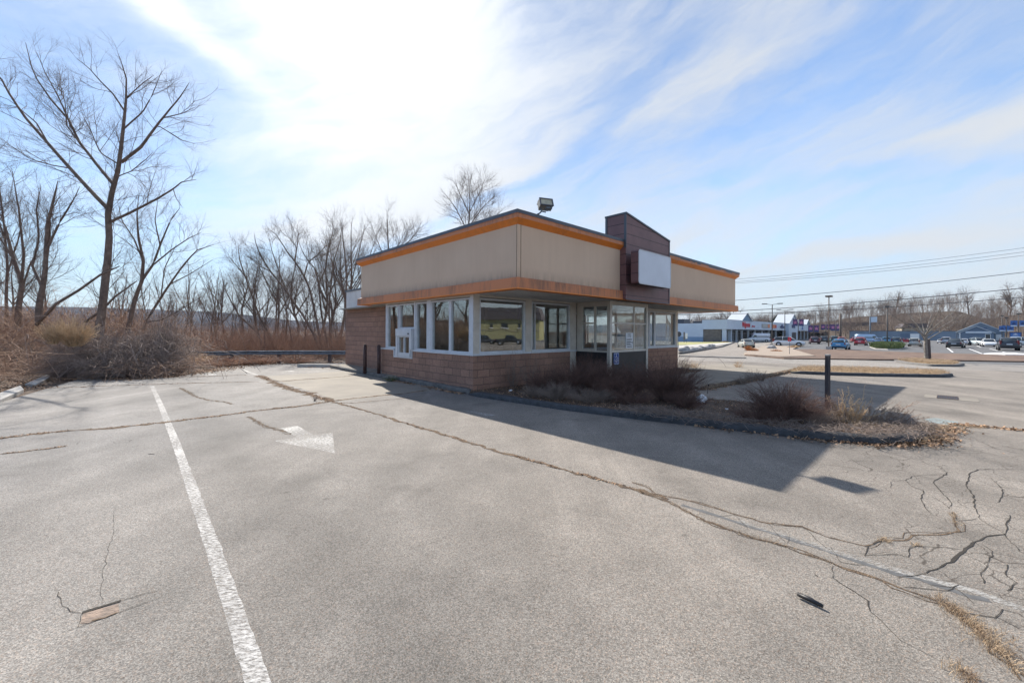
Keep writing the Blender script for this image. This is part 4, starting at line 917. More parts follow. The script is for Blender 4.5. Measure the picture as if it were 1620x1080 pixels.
# reflector studs etc: guard rail at the back of the lot
def guard_rail():
    root = empty('guard_rail', (0, 0, 0), 0, 'galvanised steel guard rail along the back edge of the lot', 'guard rail')
    Pp = [at(296, 574), at(330, 575.5), at(400, 573.5), at(480, 573), at(560, 573.3)]
    Pp.append(Pp[-1] + (Pp[-1] - Pp[-2]) * 1.6)
    prof = [(0, .50), (.055, .52), (.055, .55), (.0, .59), (.0, .61), (.055, .65), (.055, .68), (0, .70), (-.006, .70), (-.006, .50)]
    V = []; n = len(prof)
    for i, p in enumerate(Pp):
        t = (Pp[min(i + 1, len(Pp) - 1)] - Pp[max(i - 1, 0)]).normalized(); nn = Vector((t.y, -t.x, 0))
        for a, z in prof: q = p + nn * a; V.append((q.x, q.y, z - .1))
    mb = MB().add(V, [(i * n + j, i * n + (j + 1) % n, (i + 1) * n + (j + 1) % n, (i + 1) * n + j) for i in range(len(Pp) - 1) for j in range(n)]); mb.build('rail', M['steel'], root)
    for i in range(len(Pp) - 1):
        L_ = (Pp[i + 1] - Pp[i]).length; k = max(1, int(L_ / 1.9))
        for j in range(k):
            q = Pp[i].lerp(Pp[i + 1], (j + .5) / k); t = (Pp[i + 1] - Pp[i]).normalized(); nn = Vector((-t.y, t.x, 0)); q = q + nn * .12
            MB().box(-.07, .07, -.07, .07, -.05, .6).build('post', M['wood_post'], root).location = (q.x, q.y, 0)
guard_rail()
pp = at(493, 580.5); MB().box(-.9, .9, -.09, .09, 0, .13).build('parking_stop', M['concrete_pale'], label='grey concrete wheel stop lying beyond the pad corner', cat='wheel stop').location = (pp.x + .3, pp.y, 0)

# ================================================================== VEGETATION
def norm(a): return a / (np.linalg.norm(a, axis=-1, keepdims=True) + 1e-9)
def resample(pts, rad, K):
    pts = np.array(pts, float); rad = np.array(rad, float)
    s = np.concatenate([[0], np.cumsum(np.linalg.norm(np.diff(pts, axis=0), axis=1))]); t = np.linspace(0, s[-1], K)
    return np.stack([np.interp(t, s, pts[:, i]) for i in range(3)], 1), np.interp(t, s, rad), s[-1]
def spawn(rg, P, Rr, Ln, per_m, length, ang, trop, K=5, t0=.15, rmax=.02, wob=.22, taper=.3, droop=0.0):
    """children of branches P (n,K,3); number proportional to length"""
    cnt = rg.poisson(np.maximum(Ln * per_m, .01)); idx = np.repeat(np.arange(len(P)), cnt); m = len(idx)
    if m == 0: return None
    t = t0 + (1 - t0) * rg.random(m); f = t * (P.shape[1] - 1); i0 = np.minimum(f.astype(int), P.shape[1] - 2); w = (f - i0)[:, None]
    base = P[idx, i0] * (1 - w) + P[idx, i0 + 1] * w; T = norm(P[idx, i0 + 1] - P[idx, i0]); r = Rr[idx, i0] * (1 - w[:, 0]) + Rr[idx, i0 + 1] * w[:, 0]
    A = norm(rg.normal(size=(m, 3))); A = norm(A - (A * T).sum(1, keepdims=True) * T); an = np.radians(rg.normal(ang, 11, m))[:, None]
    D = norm(T * np.cos(an) + A * np.sin(an)); L_ = length * (1.15 - .6 * t) * rg.uniform(.55, 1.3, m); step = L_ / (K - 1)
    out = np.empty((m, K, 3)); out[:, 0] = base
    for k in range(1, K):
        D = norm(D + rg.normal(scale=wob, size=(m, 3)) + np.array([0, 0, trop - droop * k / K])); out[:, k] = out[:, k - 1] + D * step[:, None]
    r0 = np.minimum(r * .62, rmax * (L_ / length)); Ro = r0[:, None] * np.linspace(1, taper, K)[None]
    return out, Ro, L_
def make_tree(name, limbs, seed, levels, m_trunk, m_twig, K=14, sides=7, **k):
    """limbs: list of (points, radii). levels: list of spawn kwargs; the first go with the trunk mesh, the thin ones form the crown"""
    rg = np.random.default_rng(seed); Ps = []; Rs = []; Ls = []
    for pts, rad in limbs:
        p, r, l = resample(pts, rad, K); wv = rg.normal(scale=.012 * l / K ** .5, size=p.shape); wv[0] = 0; wv[:, 2] *= .3
        Ps.append(p + np.cumsum(wv, 0) * .35); Rs.append(r); Ls.append(l)
    P = np.array(Ps); Rr = np.array(Rs); Ln = np.array(Ls)
    v, f = tubes(P, Rr, sides); trunk = [(v, f)]; crown = []
    for i, lv in enumerate(levels):
        lv = dict(lv); tr = lv.pop('trunk', False); res = spawn(rg, P, Rr, Ln, **lv)
        if res is None: break
        if i == 0 and len(levels) > 1: pass
        (trunk if tr else crown).append(tubes(res[0], res[1], 4 if tr else 3))
        P, Rr, Ln = res
    root = empty(name, (0, 0, 0), 0, **k)
    link('trunk', fast_mesh('trunk', *join(trunk), m_trunk, True), root)
    if crown: link('crown', fast_mesh('crown', *join(crown), m_twig), root)
    return root
LV = lambda a=1.0, b=1.0: [dict(per_m=2.9 * b, length=2.15 * a, ang=42, trop=.08, K=7, t0=.16, rmax=.0145 * a, trunk=True, wob=.15), dict(per_m=5.0, length=1.0 * a, ang=37, trop=.06, K=5, rmax=.0115 * a, wob=.15), dict(per_m=8.0, length=.50 * a, ang=34, trop=.04, K=4, rmax=.0078 * a, t0=.1, wob=.16)]
def traced(Lz, z, x0, y0, depth, rg, spread=.07):
    """limb centre lines in the tree's own plane, bent out of it limb by limb"""
    out = []
    for pts, r0, r1 in Lz:
        slope = rg.uniform(-spread, spread) * 6; n = len(pts); o = []
        for i, (x, y) in enumerate(pts):
            dd = depth + slope * (i / max(1, n - 1)) if out else depth
            o.append(atd(x0 + x / z, y0 + y / z, dd))
        out.append(([tuple(p) for p in o], list((r0 * .58 * (1 - np.linspace(0, 1, n)) ** .8 + r1 * .7))))
    return out
def root_at(root, base):
    for c in root.children: c.location = -base
    root.location = base
    return root
def tt(name, Lz, z, x0, y0, depth, seed, levels, label, mt='bark', spread=.07):
    rg = random.Random(seed); limbs = traced(Lz, z, x0, y0, depth, rg, spread)
    r = make_tree(name, limbs, seed, levels, M[mt], M['twig'], label=label, cat='tree', group='bare trees round the back of the lot')
    b = Vector(limbs[0][0][0]); b.z = 0
    return root_at(r, b)
zb = 2.0775
tt('bare_tree', [([(318,1075),(325,1020),(340,900),(355,760),(358,680),(350,590),(370,540),(395,460),(410,350),(412,280),(425,200),(395,100)], .26, .015),
    ([(352,600),(300,545),(230,470),(160,390),(80,300),(30,225),(0,170),(-60,110)], .12, .02), ([(370,520),(320,460),(260,385),(225,310),(160,235),(110,160),(85,60)], .10, .012),
    ([(400,450),(460,405),(500,350),(540,300),(590,240),(622,190)], .10, .012), ([(535,305),(600,290),(645,268)], .03, .01), ([(366,645),(440,610),(520,570),(570,540),(600,515),(645,508)], .085, .012),
    ([(411,285),(370,225),(330,185),(290,140),(250,108)], .05, .01), ([(408,340),(470,285),(500,230),(530,150)], .045, .01), ([(412,280),(415,240),(470,190),(505,165)], .04, .01),
    ([(225,310),(190,230),(150,160),(120,90)], .04, .01), ([(160,390),(120,320),(60,270),(10,260)], .04, .01), ([(260,385),(220,330),(215,250),(190,190)], .035, .01), ([(230,470),(170,460),(100,440),(40,400)], .035, .01),
    ([(395,460),(330,420),(300,350),(270,290)], .04, .01), ([(500,350),(520,330),(600,380),(640,390)], .035, .01), ([(380,500),(430,480),(480,440),(500,420)],.03,.01), ([(570,540),(580,570),(600,600)],.02,.008)],
   zb, 0, 40, 17.5, 11, LV(.9, 1.25), 'tallest bare tree, forking widely over the left edge of the lot')
tt('bare_tree', [([(420,1010),(425,975),(440,910),(465,840),(470,770),(455,700),(450,640),(455,560)], .17, .015), ([(462,845),(500,790),(525,720),(560,640),(590,600)], .09, .012), ([(500,790),(560,740),(620,700),(662,680)], .05, .01),
    ([(470,775),(440,700),(400,640),(390,590)], .05, .01), ([(525,720),(510,640),(520,570)], .04, .01)], zb, 0, 40, 19, 12, LV(.75, 1.5), 'slender bare tree just right of the tallest one')
tt('bare_tree', [([(470,1000),(480,970),(530,890),(590,800),(640,740),(700,720)], .11, .012), ([(480,975),(530,968),(600,930),(680,880)], .06, .01), ([(560,850),(620,820),(700,770)], .04, .01), ([(530,890),(540,800),(580,720)], .04, .01)],
   zb, 0, 40, 20, 13, LV(.75, 1.4), 'low bare tree leaning right beside the slender one')
tt('bare_tree', [([(128,985),(130,920),(140,860),(150,780),(155,660),(180,560),(190,510)], .20, .015), ([(138,860),(105,790),(130,700),(120,600),(135,530)], .08, .012), ([(152,740),(200,640),(245,570),(262,530)], .07, .01), ([(150,800),(165,700),(165,620),(200,560)], .06, .01)],
   zb, 0, 40, 17, 14, LV(.75, 1.5), 'stout dark bare tree on the bramble bank left of the tallest one')
tt('bare_tree', [([(60,1000),(60,930),(70,850),(40,760),(20,680),(0,620)], .18, .02), ([(68,860),(78,760),(60,600),(40,480)], .09, .012), ([(60,905),(95,790),(130,720)], .07, .012), ([(40,760),(0,700),(-50,600)], .06, .01)],
   zb, 0, 40, 18, 15, LV(.85, 1.5), 'vine hung bare tree near the left edge of the view')
tt('bare_tree', [([(20,990),(18,900),(22,800),(10,650),(-10,500),(-20,380)], .10, .012), ([(20,830),(60,700),(80,600)], .05, .01), ([(15,700),(-40,560),(-60,470)], .05, .01)], zb, 0, 40, 19, 16, LV(.9, 1.6), 'thin bare tree at the left border of the view')
for i, (pl_, sd_) in enumerate((([(120,985),(185,915),(260,870),(330,820),(392,792)], 21), ([(280,975),(330,940),(380,890),(450,840)], 22))):
    mb = MB(); mb.tube([atd(x / zb, 40 + y / zb, 16.6 + i * .9) for x, y in pl_], [.06, .055, .048, .04, .02][-len(pl_):], 7)
    mb.build('fallen_limb', M['bark'], label=('long grey fallen limb leaning across to the tallest tree', 'shorter fallen limb leaning right behind the tallest tree')[i], cat='branch')
zg = 3.8575
def quick(Ls, label, seed, depth, lv=None, spread=.08):
    return tt('bare_tree', Ls, zg, 300, 260, depth, seed, lv or LV(.9, 1.5), label, spread=spread)
quick([([(525,1150),(500,1060),(430,940),(375,780),(330,650),(300,560),(300,480)], .13, .012), ([(345,690),(290,620),(240,570)], .05, .01), ([(375,780),(420,690),(430,600)], .05, .01)], 'curved bare tree leaning left above the guard rail', 31, 27)
quick([([(450,1150),(420,1030),(300,920),(225,790),(200,700)], .12, .012), ([(300,920),(260,830),(260,760)], .05, .01)], 'low bare trunk leaning far left at the guard rail', 32, 26, LV(.7, 1.4))
quick([([(800,1150),(760,1040),(700,930),(640,850),(590,770),(490,650),(430,560),(400,480),(390,420)], .15, .012), ([(590,770),(540,640),(500,520),(480,420)], .07, .01), ([(490,650),(420,620),(360,560)], .05, .01)], 'bare tree of the clump sweeping farthest left', 33, 27.5)
quick([([(815,1150),(790,1040),(770,930),(740,780),(700,680),(640,590),(590,530),(540,440),(480,390)], .15, .012), ([(700,680),(720,600),(770,560),(830,500),(860,420)], .07, .01), ([(640,590),(660,480),(670,380)], .06, .01)], 'bare tree of the clump with a hooked dark limb', 34, 28)
quick([([(850,1150),(830,1040),(800,900),(790,760),(770,640),(700,560),(650,430)], .13, .012), ([(785,730),(830,640),(850,520),(880,400),(870,330)], .07, .01)], 'middle tree of the clump rising straight up', 35, 28.5)
quick([([(870,1150),(860,1040),(850,900),(860,760),(880,600),(930,430),(920,340)], .13, .012), ([(860,760),(820,640),(780,480)], .06, .01)], 'bare tree of the clump second from the building', 36, 29)
quick([([(975,1180),(965,1080),(950,880),(960,700),(950,560),(935,430),(930,330)], .17, .012), ([(955,700),(1000,600),(1030,500)], .06, .01), ([(955,800),(900,680),(890,600)], .06, .01)], 'thick bare tree of the clump nearest the building', 37, 28)
quick([([(1210,1100),(1210,800),(1215,560),(1205,400),(1200,280)], .16, .012), ([(1213,640),(1160,500),(1110,370)], .07, .01), ([(1213,600),(1280,480),(1330,380)], .07, .01), ([(1213,560),(1350,460),(1410,380)], .06, .01)], 'bare tree rising behind the left end of the roof', 38, 33, LV(1.1, 1.6))
quick([([(1700,1100),(1700,700),(1705,400),(1715,220),(1700,60)], .17, .012), ([(1702,420),(1620,260),(1560,180)], .07, .01), ([(1704,380),(1790,260),(1860,190)], .07, .01), ([(1705,300),(1640,160),(1620,90)], .06, .01), ([(1705,300),(1780,150),(1800,90)], .06, .01), ([(1702,480),(1850,330),(1930,260)], .06, .01)],
      'lone bare tree crown showing above the roof near the corner', 39, 35, LV(1.0, 2.0))

# generic bare trees, copied
def generic(seed, h, r, spread=.5, forks=5, mt='bark', lv=None, **k):
    rg = random.Random(seed); pts = [(0, 0, -.1)]; x = y = 0
    for i in range(1, 6): x += rg.uniform(-.05, .05) * h; y += rg.uniform(-.05, .05) * h; pts.append((x, y, h * i / 5))
    limbs = [(pts, list(np.linspace(r, .012, 6)))]
    for j in range(forks):
        t = rg.uniform(.25, .7); i = int(t * 5); a = rg.uniform(0, 6.28) if forks > 3 else j * 2.1; b = Vector(pts[i]).lerp(Vector(pts[i + 1]), t * 5 - i); L_ = h * rg.uniform(.35, .6) * (1.1 - t * .5); o = [tuple(b)]; d = Vector((math.cos(a) * spread, math.sin(a) * spread, .75)).normalized()
        for q in range(4): d = (d + Vector((rg.uniform(-.12, .12), rg.uniform(-.12, .12), .07))).normalized(); b = b + d * L_ / 4; o.append(tuple(b))
        limbs.append((o, list(np.linspace(r * (1 - t) * .75, .01, 5))))
    return make_tree('bare_tree', limbs, seed, lv or LV(1, 1), M[mt], M['twig'] if mt == 'bark' else M[mt], K=10, sides=6, **k)
def copy_tree_(src, loc, rz, sc, **k):
    r = src.copy(); col.objects.link(r); r.location = loc; r.rotation_euler = (0, 0, rz); r.scale = (sc, sc, sc); tag(r, **k)
    for ch in src.children:
        c = ch.copy(); col.objects.link(c); c.parent = r
    return r
protos = [generic(101 + i, 9, .13, .55, 6, lv=LV(.85, 1.1)) for i in range(3)]
thin = [generic(121 + i, 6, .05, .4, 4, lv=[dict(per_m=2.6, length=1.2, ang=38, trop=.1, K=5, t0=.2, rmax=.018, trunk=True), dict(per_m=3.6, length=.6, ang=36, trop=.08, K=4, rmax=.009)]) for i in range(2)]
spots = [(60,31,.8),(285,40,.62),(318,38,.6),(345,40,.7),(360,36,.8),(385,38,.95),(410,36,.95),(440,40,1.1),(430,42,.9),(470,40,1.15),(505,38,1.15),(535,40,1.2),(600,44,1.0),(15,30,.8),(455,37,.85),(520,36,1.1),(560,35,1.2),(-60,22,1.1),(-140,19,1.05),(-260,16,1.0),(-420,14,1.0),(-30,34,1.1)]
used = [False] * 3
for i, (px, dd, sc_) in enumerate(spots):
    p = atd(px, 520, dd); p.z = -.1; src = protos[i % 3]; kk = dict(label='bare grey tree in the belt of woodland behind the brambles and the guard rail', cat='tree', group='woodland belt behind the lot')
    if not used[i % 3]:
        used[i % 3] = True; src.location = p; src.rotation_euler.z = i; src.scale = (sc_,) * 3; tag(src, **kk)
    else: copy_tree_(src, p, i * 1.7, sc_, **kk)
used = [False] * 2
rg_ = random.Random(9)
for i in range(34):
    px = 150 + i * 12.5 + rg_.uniform(-6, 6); dd = rg_.uniform(26, 37); p = atd(px, 520, dd); p.z = -.1; sc_ = rg_.uniform(.6, 1.15); kk = dict(label='thin bare sapling among the brown brush at the back of the lot', cat='sapling', group='saplings behind the guard rail')
    if not used[i % 2]:
        used[i % 2] = True; thin[i % 2].location = p; thin[i % 2].scale = (sc_,) * 3; tag(thin[i % 2], **kk)
    else: copy_tree_(thin[i % 2], p, i * 2.1, sc_, **kk)

# brambles: arching stems over a bank ---------------------------------------------------------
def arches(rg, cx, cy, gzv, n, Lr, Hr, K=7, r=(.003, .007), lean=0.0, twist=.25):
    """n arching canes starting at (cx,cy)"""
    az = rg.uniform(0, 2 * np.pi, n); L_ = rg.uniform(*Lr, n); H = rg.uniform(*Hr, n) if not isinstance(Hr, np.ndarray) else Hr * rg.uniform(.45, 1.1, n)
    t = np.linspace(0, 1, K)[None]; e = rg.uniform(.55, 1.0, n)[:, None]
    X = cx[:, None] + np.cos(az)[:, None] * L_[:, None] * t; Y = cy[:, None] + np.sin(az)[:, None] * L_[:, None] * t
    Z = gzv[:, None] + H[:, None] * np.sin(np.pi * t * e) ** .8
    P = np.stack([X, Y, Z], -1); P[:, 1:] += rg.normal(scale=twist * .16, size=(n, K - 1, 3)); Rd = rg.uniform(r[0], r[1], n)[:, None] * np.linspace(1, .5, K)[None]
    return P, Rd
def in_poly(x, y, poly):
    c = np.zeros(len(x), bool); n = len(poly)
    for i in range(n):
        x1, y1 = poly[i][0], poly[i][1]; x2, y2 = poly[(i + 1) % n][0], poly[(i + 1) % n][1]
        q = ((y1 > y) != (y2 > y)) & (x < (x2 - x1) * (y - y1) / (y2 - y1 + 1e-12) + x1); c ^= q
    return c
def fill(rg, poly, n):
    xs = [p[0] for p in poly]; ys = [p[1] for p in poly]; X = []; Y = []
    while sum(map(len, X)) < n:
        x = rg.uniform(min(xs), max(xs), n * 2); y = rg.uniform(min(ys), max(ys), n * 2); k = in_poly(x, y, poly); X.append(x[k]); Y.append(y[k])
    return np.concatenate(X)[:n], np.concatenate(Y)[:n]
def stuff(name, m, vf, label, cat): return link(name, fast_mesh(name, *vf, m), label=label, cat=cat, kind='stuff')
rg = np.random.default_rng(3)
bank = [at(-60, 622), at(0, 603), at(60, 589), at(125, 594), at(215, 600), at(262, 598), at(290, 590), (-14.6, 18), (-16.5, 21), (-20, 23), (-27, 22), (-34, 16), (-30, 6), (-20, 4)]
bank = [(p[0], p[1]) for p in bank]
def bank_h(x, y):
    """height of the bramble bank: rises away from the lot"""
    d = np.full(len(x), 1e9)
    for i in range(7):
        ax, ay = bank[i]; bx, by = bank[i + 1]; t = np.clip(((x - ax) * (bx - ax) + (y - ay) * (by - ay)) / ((bx - ax) ** 2 + (by - ay) ** 2), 0, 1)
        d = np.minimum(d, np.hypot(x - ax - t * (bx - ax), y - ay - t * (by - ay)))
    left = np.clip((-x - 12.5) / 5, 0, 1); return np.minimum(.35 + d * .5, .95 + 1.6 * left) * (1 + .18 * np.sin(x * 2.1 + y) * np.cos(y * 1.7 - x * .6))
x, y = fill(rg, bank, 15000); h = bank_h(x, y)
P, Rd = arches(rg, x, y, np.zeros(len(x)) - .05, len(x), (.6, 2.2), h, K=7, r=(.003, .008))
g1_ = tubes(P, Rd)
x, y = fill(rg, bank, 900); h = bank_h(x, y)
P, Rd = arches(rg, x, y, np.zeros(len(x)) - .05, len(x), (1.0, 2.8), h * 1.3 + .3, K=9, r=(.006, .012), twist=.45)
stuff('brambles', M['bramble'], join([g1_, tubes(P, Rd)]), 'tangled grey brown brambles heaped along the left edge of the lot', 'brambles')
# dark close mound of vines right at the kerb
mc = at(170, 599); parts = []
for (px_, py_, dd_, wx_, wy_, hh_, n) in ((168, 599, .9, 1.25, .9, .95, 2600), (120, 600, 1.1, .9, .9, .85, 1400), (205, 599, 1.5, .95, .9, 1.25, 2000), (222, 600, 2.6, .5, .5, 1.95, 900), (190, 598, .3, .8, .4, .45, 700), (90, 600, 2.4, 1.2, .8, 1.5, 1200)):
    q_ = at(px_, py_); a = rg.uniform(0, 6.28, n); rr = np.sqrt(rg.random(n)); x = q_.x - dd_ * .55 + np.cos(a) * rr * wx_; y = q_.y + dd_ + np.sin(a) * rr * wy_
    P, Rd = arches(rg, x, y, np.zeros(n), n, (.3, 1.25), hh_ * np.sqrt(np.maximum(0, 1 - rr ** 2)) * (1 + .3 * np.sin(a * 3)) + .12, K=7, r=(.003, .006), twist=.4); parts.append(tubes(P, Rd))
n = 130; a = rg.uniform(0, 6.28, n); x = mc.x - .6 + rg.normal(scale=1.6, size=n); y = mc.y + 1.4 + rg.normal(scale=.8, size=n)
P, Rd = arches(rg, x, y, np.zeros(n), n, (1.2, 3.0), rg.uniform(.9, 2.0, n), K=10, r=(.006, .011), twist=.5); parts.append(tubes(P, Rd))
stuff('vine_mound', mat('vine_mound_stem', (.42, .34, .30), .9, .4, 3, c2=(.11, .085, .075)), join(parts), 'dark mound of matted vines at the edge of the pavement', 'vines')
# soil bank beneath
def mound(name, poly, hf, m, step=.6, **k):
    xs = [p[0] for p in poly]; ys = [p[1] for p in poly]; nx = int((max(xs) - min(xs)) / step); ny = int((max(ys) - min(ys)) / step)
    gx, gy = np.meshgrid(np.linspace(min(xs), max(xs), nx), np.linspace(min(ys), max(ys), ny)); fx = gx.ravel(); fy = gy.ravel()
    z = np.where(in_poly(fx, fy, poly), hf(fx, fy), -.12) + rg.normal(scale=.03, size=len(fx)); V = np.stack([fx, fy, z], 1)
    i = np.arange((ny - 1) * nx).reshape(ny - 1, nx)[:, :-1].ravel(); F = np.stack([i, i + 1, i + nx + 1, i + nx], 1)
    return link(name, fast_mesh(name, V, F, m, True), **k)
mound('earth_bank', bank, lambda x, y: bank_h(x, y) * .42 - .12, M['earth'], kind='structure')
# reddish brush belt behind the guard rail
belt = [at(300, 574), at(345, 572), at(450, 569), at(555, 569), (-7, 30), (-12, 38), (-24, 38), (-26, 26), (-19, 22.5)]; belt = [(p[0], p[1]) for p in belt]
def stalks(rg, x, y, H, K=5, r=(.004, .009), lean=.25):
    n = len(x); D = np.stack([rg.normal(scale=lean, size=n), rg.normal(scale=lean, size=n), np.ones(n)], -1); t = np.linspace(0, 1, K)[None, :, None]
    P = np.stack([x, y, np.full(n, -.05)], -1)[:, None] + D[:, None] * t * H[:, None, None]; P[..., 0:2] += np.cumsum(rg.normal(scale=.05, size=(n, K, 2)), 1); P[:, :, 2] -= (t[..., 0] ** 2) * H[:, None] * .12
    return P, rg.uniform(*r, n)[:, None] * np.linspace(1, .35, K)[None]
x, y = fill(rg, belt, 7500); P, Rd = stalks(rg, x, y, rg.uniform(.9, 2.7, len(x)) * (.85 + .38 * np.sin(x * .9 + y * .5) * np.sin(y * 1.1 - x * .3)), lean=.42)
r2 = spawn(rg, P, Rd, np.full(len(P), 2.3), 1.7, .6, 35, .1, K=3, t0=.35, rmax=.006)
stuff('brush', M['brush'], join([tubes(P, Rd), tubes(r2[0], r2[1])]), 'reddish brown leafless brush behind the guard rail', 'brush')
# scrub continuing out of frame to the left and farther back
far_belt = [(-24, 36), (-8, 44), (6, 52), (-4, 64), (-40, 60), (-58, 40), (-60, 18), (-34, 15), (-26, 24)]
x, y = fill(rg, far_belt, 4500); P, Rd = stalks(rg, x, y, rg.uniform(1.2, 2.7, len(x)), r=(.008, .016), lean=.25); r2 = spawn(rg, P, Rd, np.full(len(P), 3), 1.3, .9, 35, .1, K=3, t0=.3, rmax=.012)
stuff('scrub', M['brush'], join([tubes(P, Rd), tubes(r2[0], r2[1])]), 'far leafless scrub fading back towards the hill', 'scrub')
# golden grass plume clumps
def clump(name, c, n, H, spread, m, seed, label, cat, r=(.002, .005), K=5, twig=0, tl=.2, group=None, flop=.5, ang=35, tr=.006, z0=0.0, lean=(0, 0)):
    rg = np.random.default_rng(seed); az = rg.uniform(0, 6.283, n); rd = np.sqrt(rg.random(n)); sp = rd * spread; h = H * rg.uniform(.5, 1.0, n) * np.sqrt(1 - .55 * rd ** 2)
    t = np.linspace(0, 1, K)[None]; bx = np.cos(az) * sp * .28; by = np.sin(az) * sp * .28; X = bx[:, None] + (np.cos(az) * sp)[:, None] * t ** 1.2 + lean[0] * t ** 1.4; Y = by[:, None] + (np.sin(az) * sp)[:, None] * t ** 1.2 + lean[1] * t ** 1.4
    Z = z0 + h[:, None] * (t - flop * .35 * t ** 3 * rd[:, None]); P = np.stack([X, Y, Z], -1); P[:, 1:] += rg.normal(scale=.02 * H, size=(n, K - 1, 3)); Rd = rg.uniform(*r, n)[:, None] * np.linspace(1, .45, K)[None]
    parts = [tubes(P, Rd)]
    if twig:
        q = spawn(rg, P, Rd, np.full(n, h.mean()), twig / h.mean(), tl, ang, .06, K=4, t0=.2, rmax=tr); parts.append(tubes(q[0], q[1]))
        if twig > 4:
            q2 = spawn(rg, q[0], q[1], q[2], 3.0 / tl, tl * .5, 42, .03, K=3, t0=.2, rmax=tr * .7)
            if q2: parts.append(tubes(q2[0], q2[1]))
    o = link(name, fast_mesh(name, *join(parts), m), loc=c); return tag(o, label, cat, group)
def pln(px, py, off=0.0): p = at(px, py, off); p.z += off; return p
def ad(px, py, d, z): p = atd(px, py, d); p.z = z; return p
clump('tall_dry_grass', ad(118, 530, 13.6, 1.05), 260, 1.15, .55, M['tan_weed'], 5, 'feathery golden grass plumes on top of the bramble bank', 'grass clump', twig=8, tl=.16, r=(.004, .008), tr=.008)
clump('tall_dry_grass', ad(84, 535, 13.2, 1.15), 120, .95, .35, M['tan_weed'], 6, 'smaller golden grass plume left of the big one', 'grass clump', twig=8, tl=.15, r=(.004, .008), tr=.008)
clump('tall_dry_grass', pln(252, 588), 260, .95, .8, M['tan_weed'], 7, 'tan dry weeds spilling out right of the dark vine mound', 'grass clump', twig=5, tl=.18, r=(.004, .009), tr=.008)
clump('tall_dry_grass', pln(300, 580), 220, .8, .8, M['tan_weed'], 8, 'tan dry weeds at the left end of the guard rail', 'grass clump', twig=5, tl=.18, r=(.004, .009), tr=.008)
for i, (px, py, lb) in enumerate(((352, 579, 'dry brown weeds hiding the left end of the guard rail'), (385, 577, 'dry brown weeds leaning on the guard rail near its left end'), (420, 575.5, 'dry brown weeds in front of the guard rail below the leaning trees'), (470, 574.5, 'sparse dry weeds before the middle of the guard rail'))):
    clump('tall_dry_grass', pln(px, py), 130, .55, 1.0, M['brush'], 700 + i, lb, 'weeds', twig=4, tl=.2, r=(.006, .011), tr=.01, group='dry weeds along the guard rail')
# planting bed shrubs
def shrub(c, n, H, sp, seed, label, m='bush', name='leafless_shrub', **k):
    kk = dict(twig=13, tl=.26, r=(.0025, .005), tr=.0032, K=6, flop=.45, ang=36, group='leafless shrubs in the planting bed'); kk.update(k)
    return clump(name, c, n, H, sp, M[m], seed, label, 'shrub', **kk)
shrub(pln(1058, 634, .07), 300, 1.2, .72, 41, 'biggest dark twiggy shrub, beside the white bag')
shrub(pln(1240, 664, .07), 240, .80, .66, 42, 'rounded dark shrub beside the timber post')
shrub(pln(1000, 622, .07), 190, .95, .55, 43, 'dark shrub touching the left side of the biggest one')
shrub(pln(952, 622, .07), 190, 1.0, .58, 44, 'dark shrub in front of the entrance door')
shrub(pln(905, 622, .07), 170, .88, .55, 45, 'dark shrub below the second front window')
shrub(pln(862, 621, .07), 130, .75, .5, 46, 'small dark shrub at the wall end of the bed', tl=.2)
shrub(pln(930, 612, .07), 170, 1.1, .6, 141, 'tall brown shrub standing against the dark entrance panel')
shrub(pln(975, 632, .07), 150, .72, .5, 142, 'scruffy brown shrub filling the gap before the corner column', tl=.22)
shrub(pln(1085, 645, .07), 80, .40, .42, 143, 'low brown twigs spreading at the foot of the biggest shrub', tl=.2)
shrub(pln(1200, 668, .07), 70, .36, .40, 144, 'low brown twigs left of the rounded shrub', tl=.18)
shrub(pln(880, 632, .07), 90, .5, .45, 145, 'scruffy grey brown twigs between the kerb and the small wall end shrub', 'grey_weed', tl=.18)
shrub(pln(1290, 668, .07), 60, .42, .32, 146, 'thin brown twigs right behind the timber post foot', 'grey_weed2', tl=.16)
shrub(pln(935, 636, .07), 90, .40, .50, 47, 'low sprawling grey twigs near the kerb before the door', 'grey_weed', tl=.16)
shrub(pln(1000, 640, .07), 80, .42, .48, 48, 'low dark twigs near the kerb below the biggest shrub', tl=.16)
shrub(pln(850, 628, .07), 60, .35, .40, 49, 'low pale twigs hanging over the kerb by the wall', 'grey_weed', tl=.14)
clump('tall_weed', pln(812, 612, .07), 34, 1.25, .30, M['grey_weed'], 51, 'tall thin pale weeds standing before the first front window', 'weed', twig=4, tl=.16, group=None)
clump('tall_weed', pln(838, 615, .07), 34, 1.45, .34, M['grey_weed'], 52, 'tall thin pale weeds standing before the front pillar', 'weed', twig=4, tl=.16)
clump('tall_weed', pln(880, 612, .07), 30, 1.2, .35, M['grey_weed'], 53, 'tall thin pale weeds standing below the second front window', 'weed', twig=4, tl=.15)
for i, (px, py, H, sp, n, lb, ln) in enumerate(((1338, 668, .84, .24, 15, 'tallest tan bristly weed beside the timber post', (.02, 0)), (1354, 670, .66, .26, 13, 'bushy tan weed right of the tallest one', (.10, 0)), (1378, 670, .58, .24, 10, 'middle tan weed leaning right', (.22, 0)), (1402, 671, .56, .24, 10, 'tan weed with arching tips near the end of the bed', (.34, 0)), (1322, 665, .52, .18, 8, 'tan weed leaning left against the timber post', (-.14, 0)), (1422, 673, .36, .2, 8, 'smallest tan weed at the end of the bed', (.2, 0)))):
    clump('bristly_weed', pln(px, py, .07), n, H, sp, M['tan_weed' if i in (0, 1, 4) else 'grey_weed2'], 60 + i, lb, 'weed', twig=26, tl=.075, r=(.0045, .007), tr=.0052, K=7, flop=.5, ang=50, group='bristly weeds at the end of the bed', lean=ln)
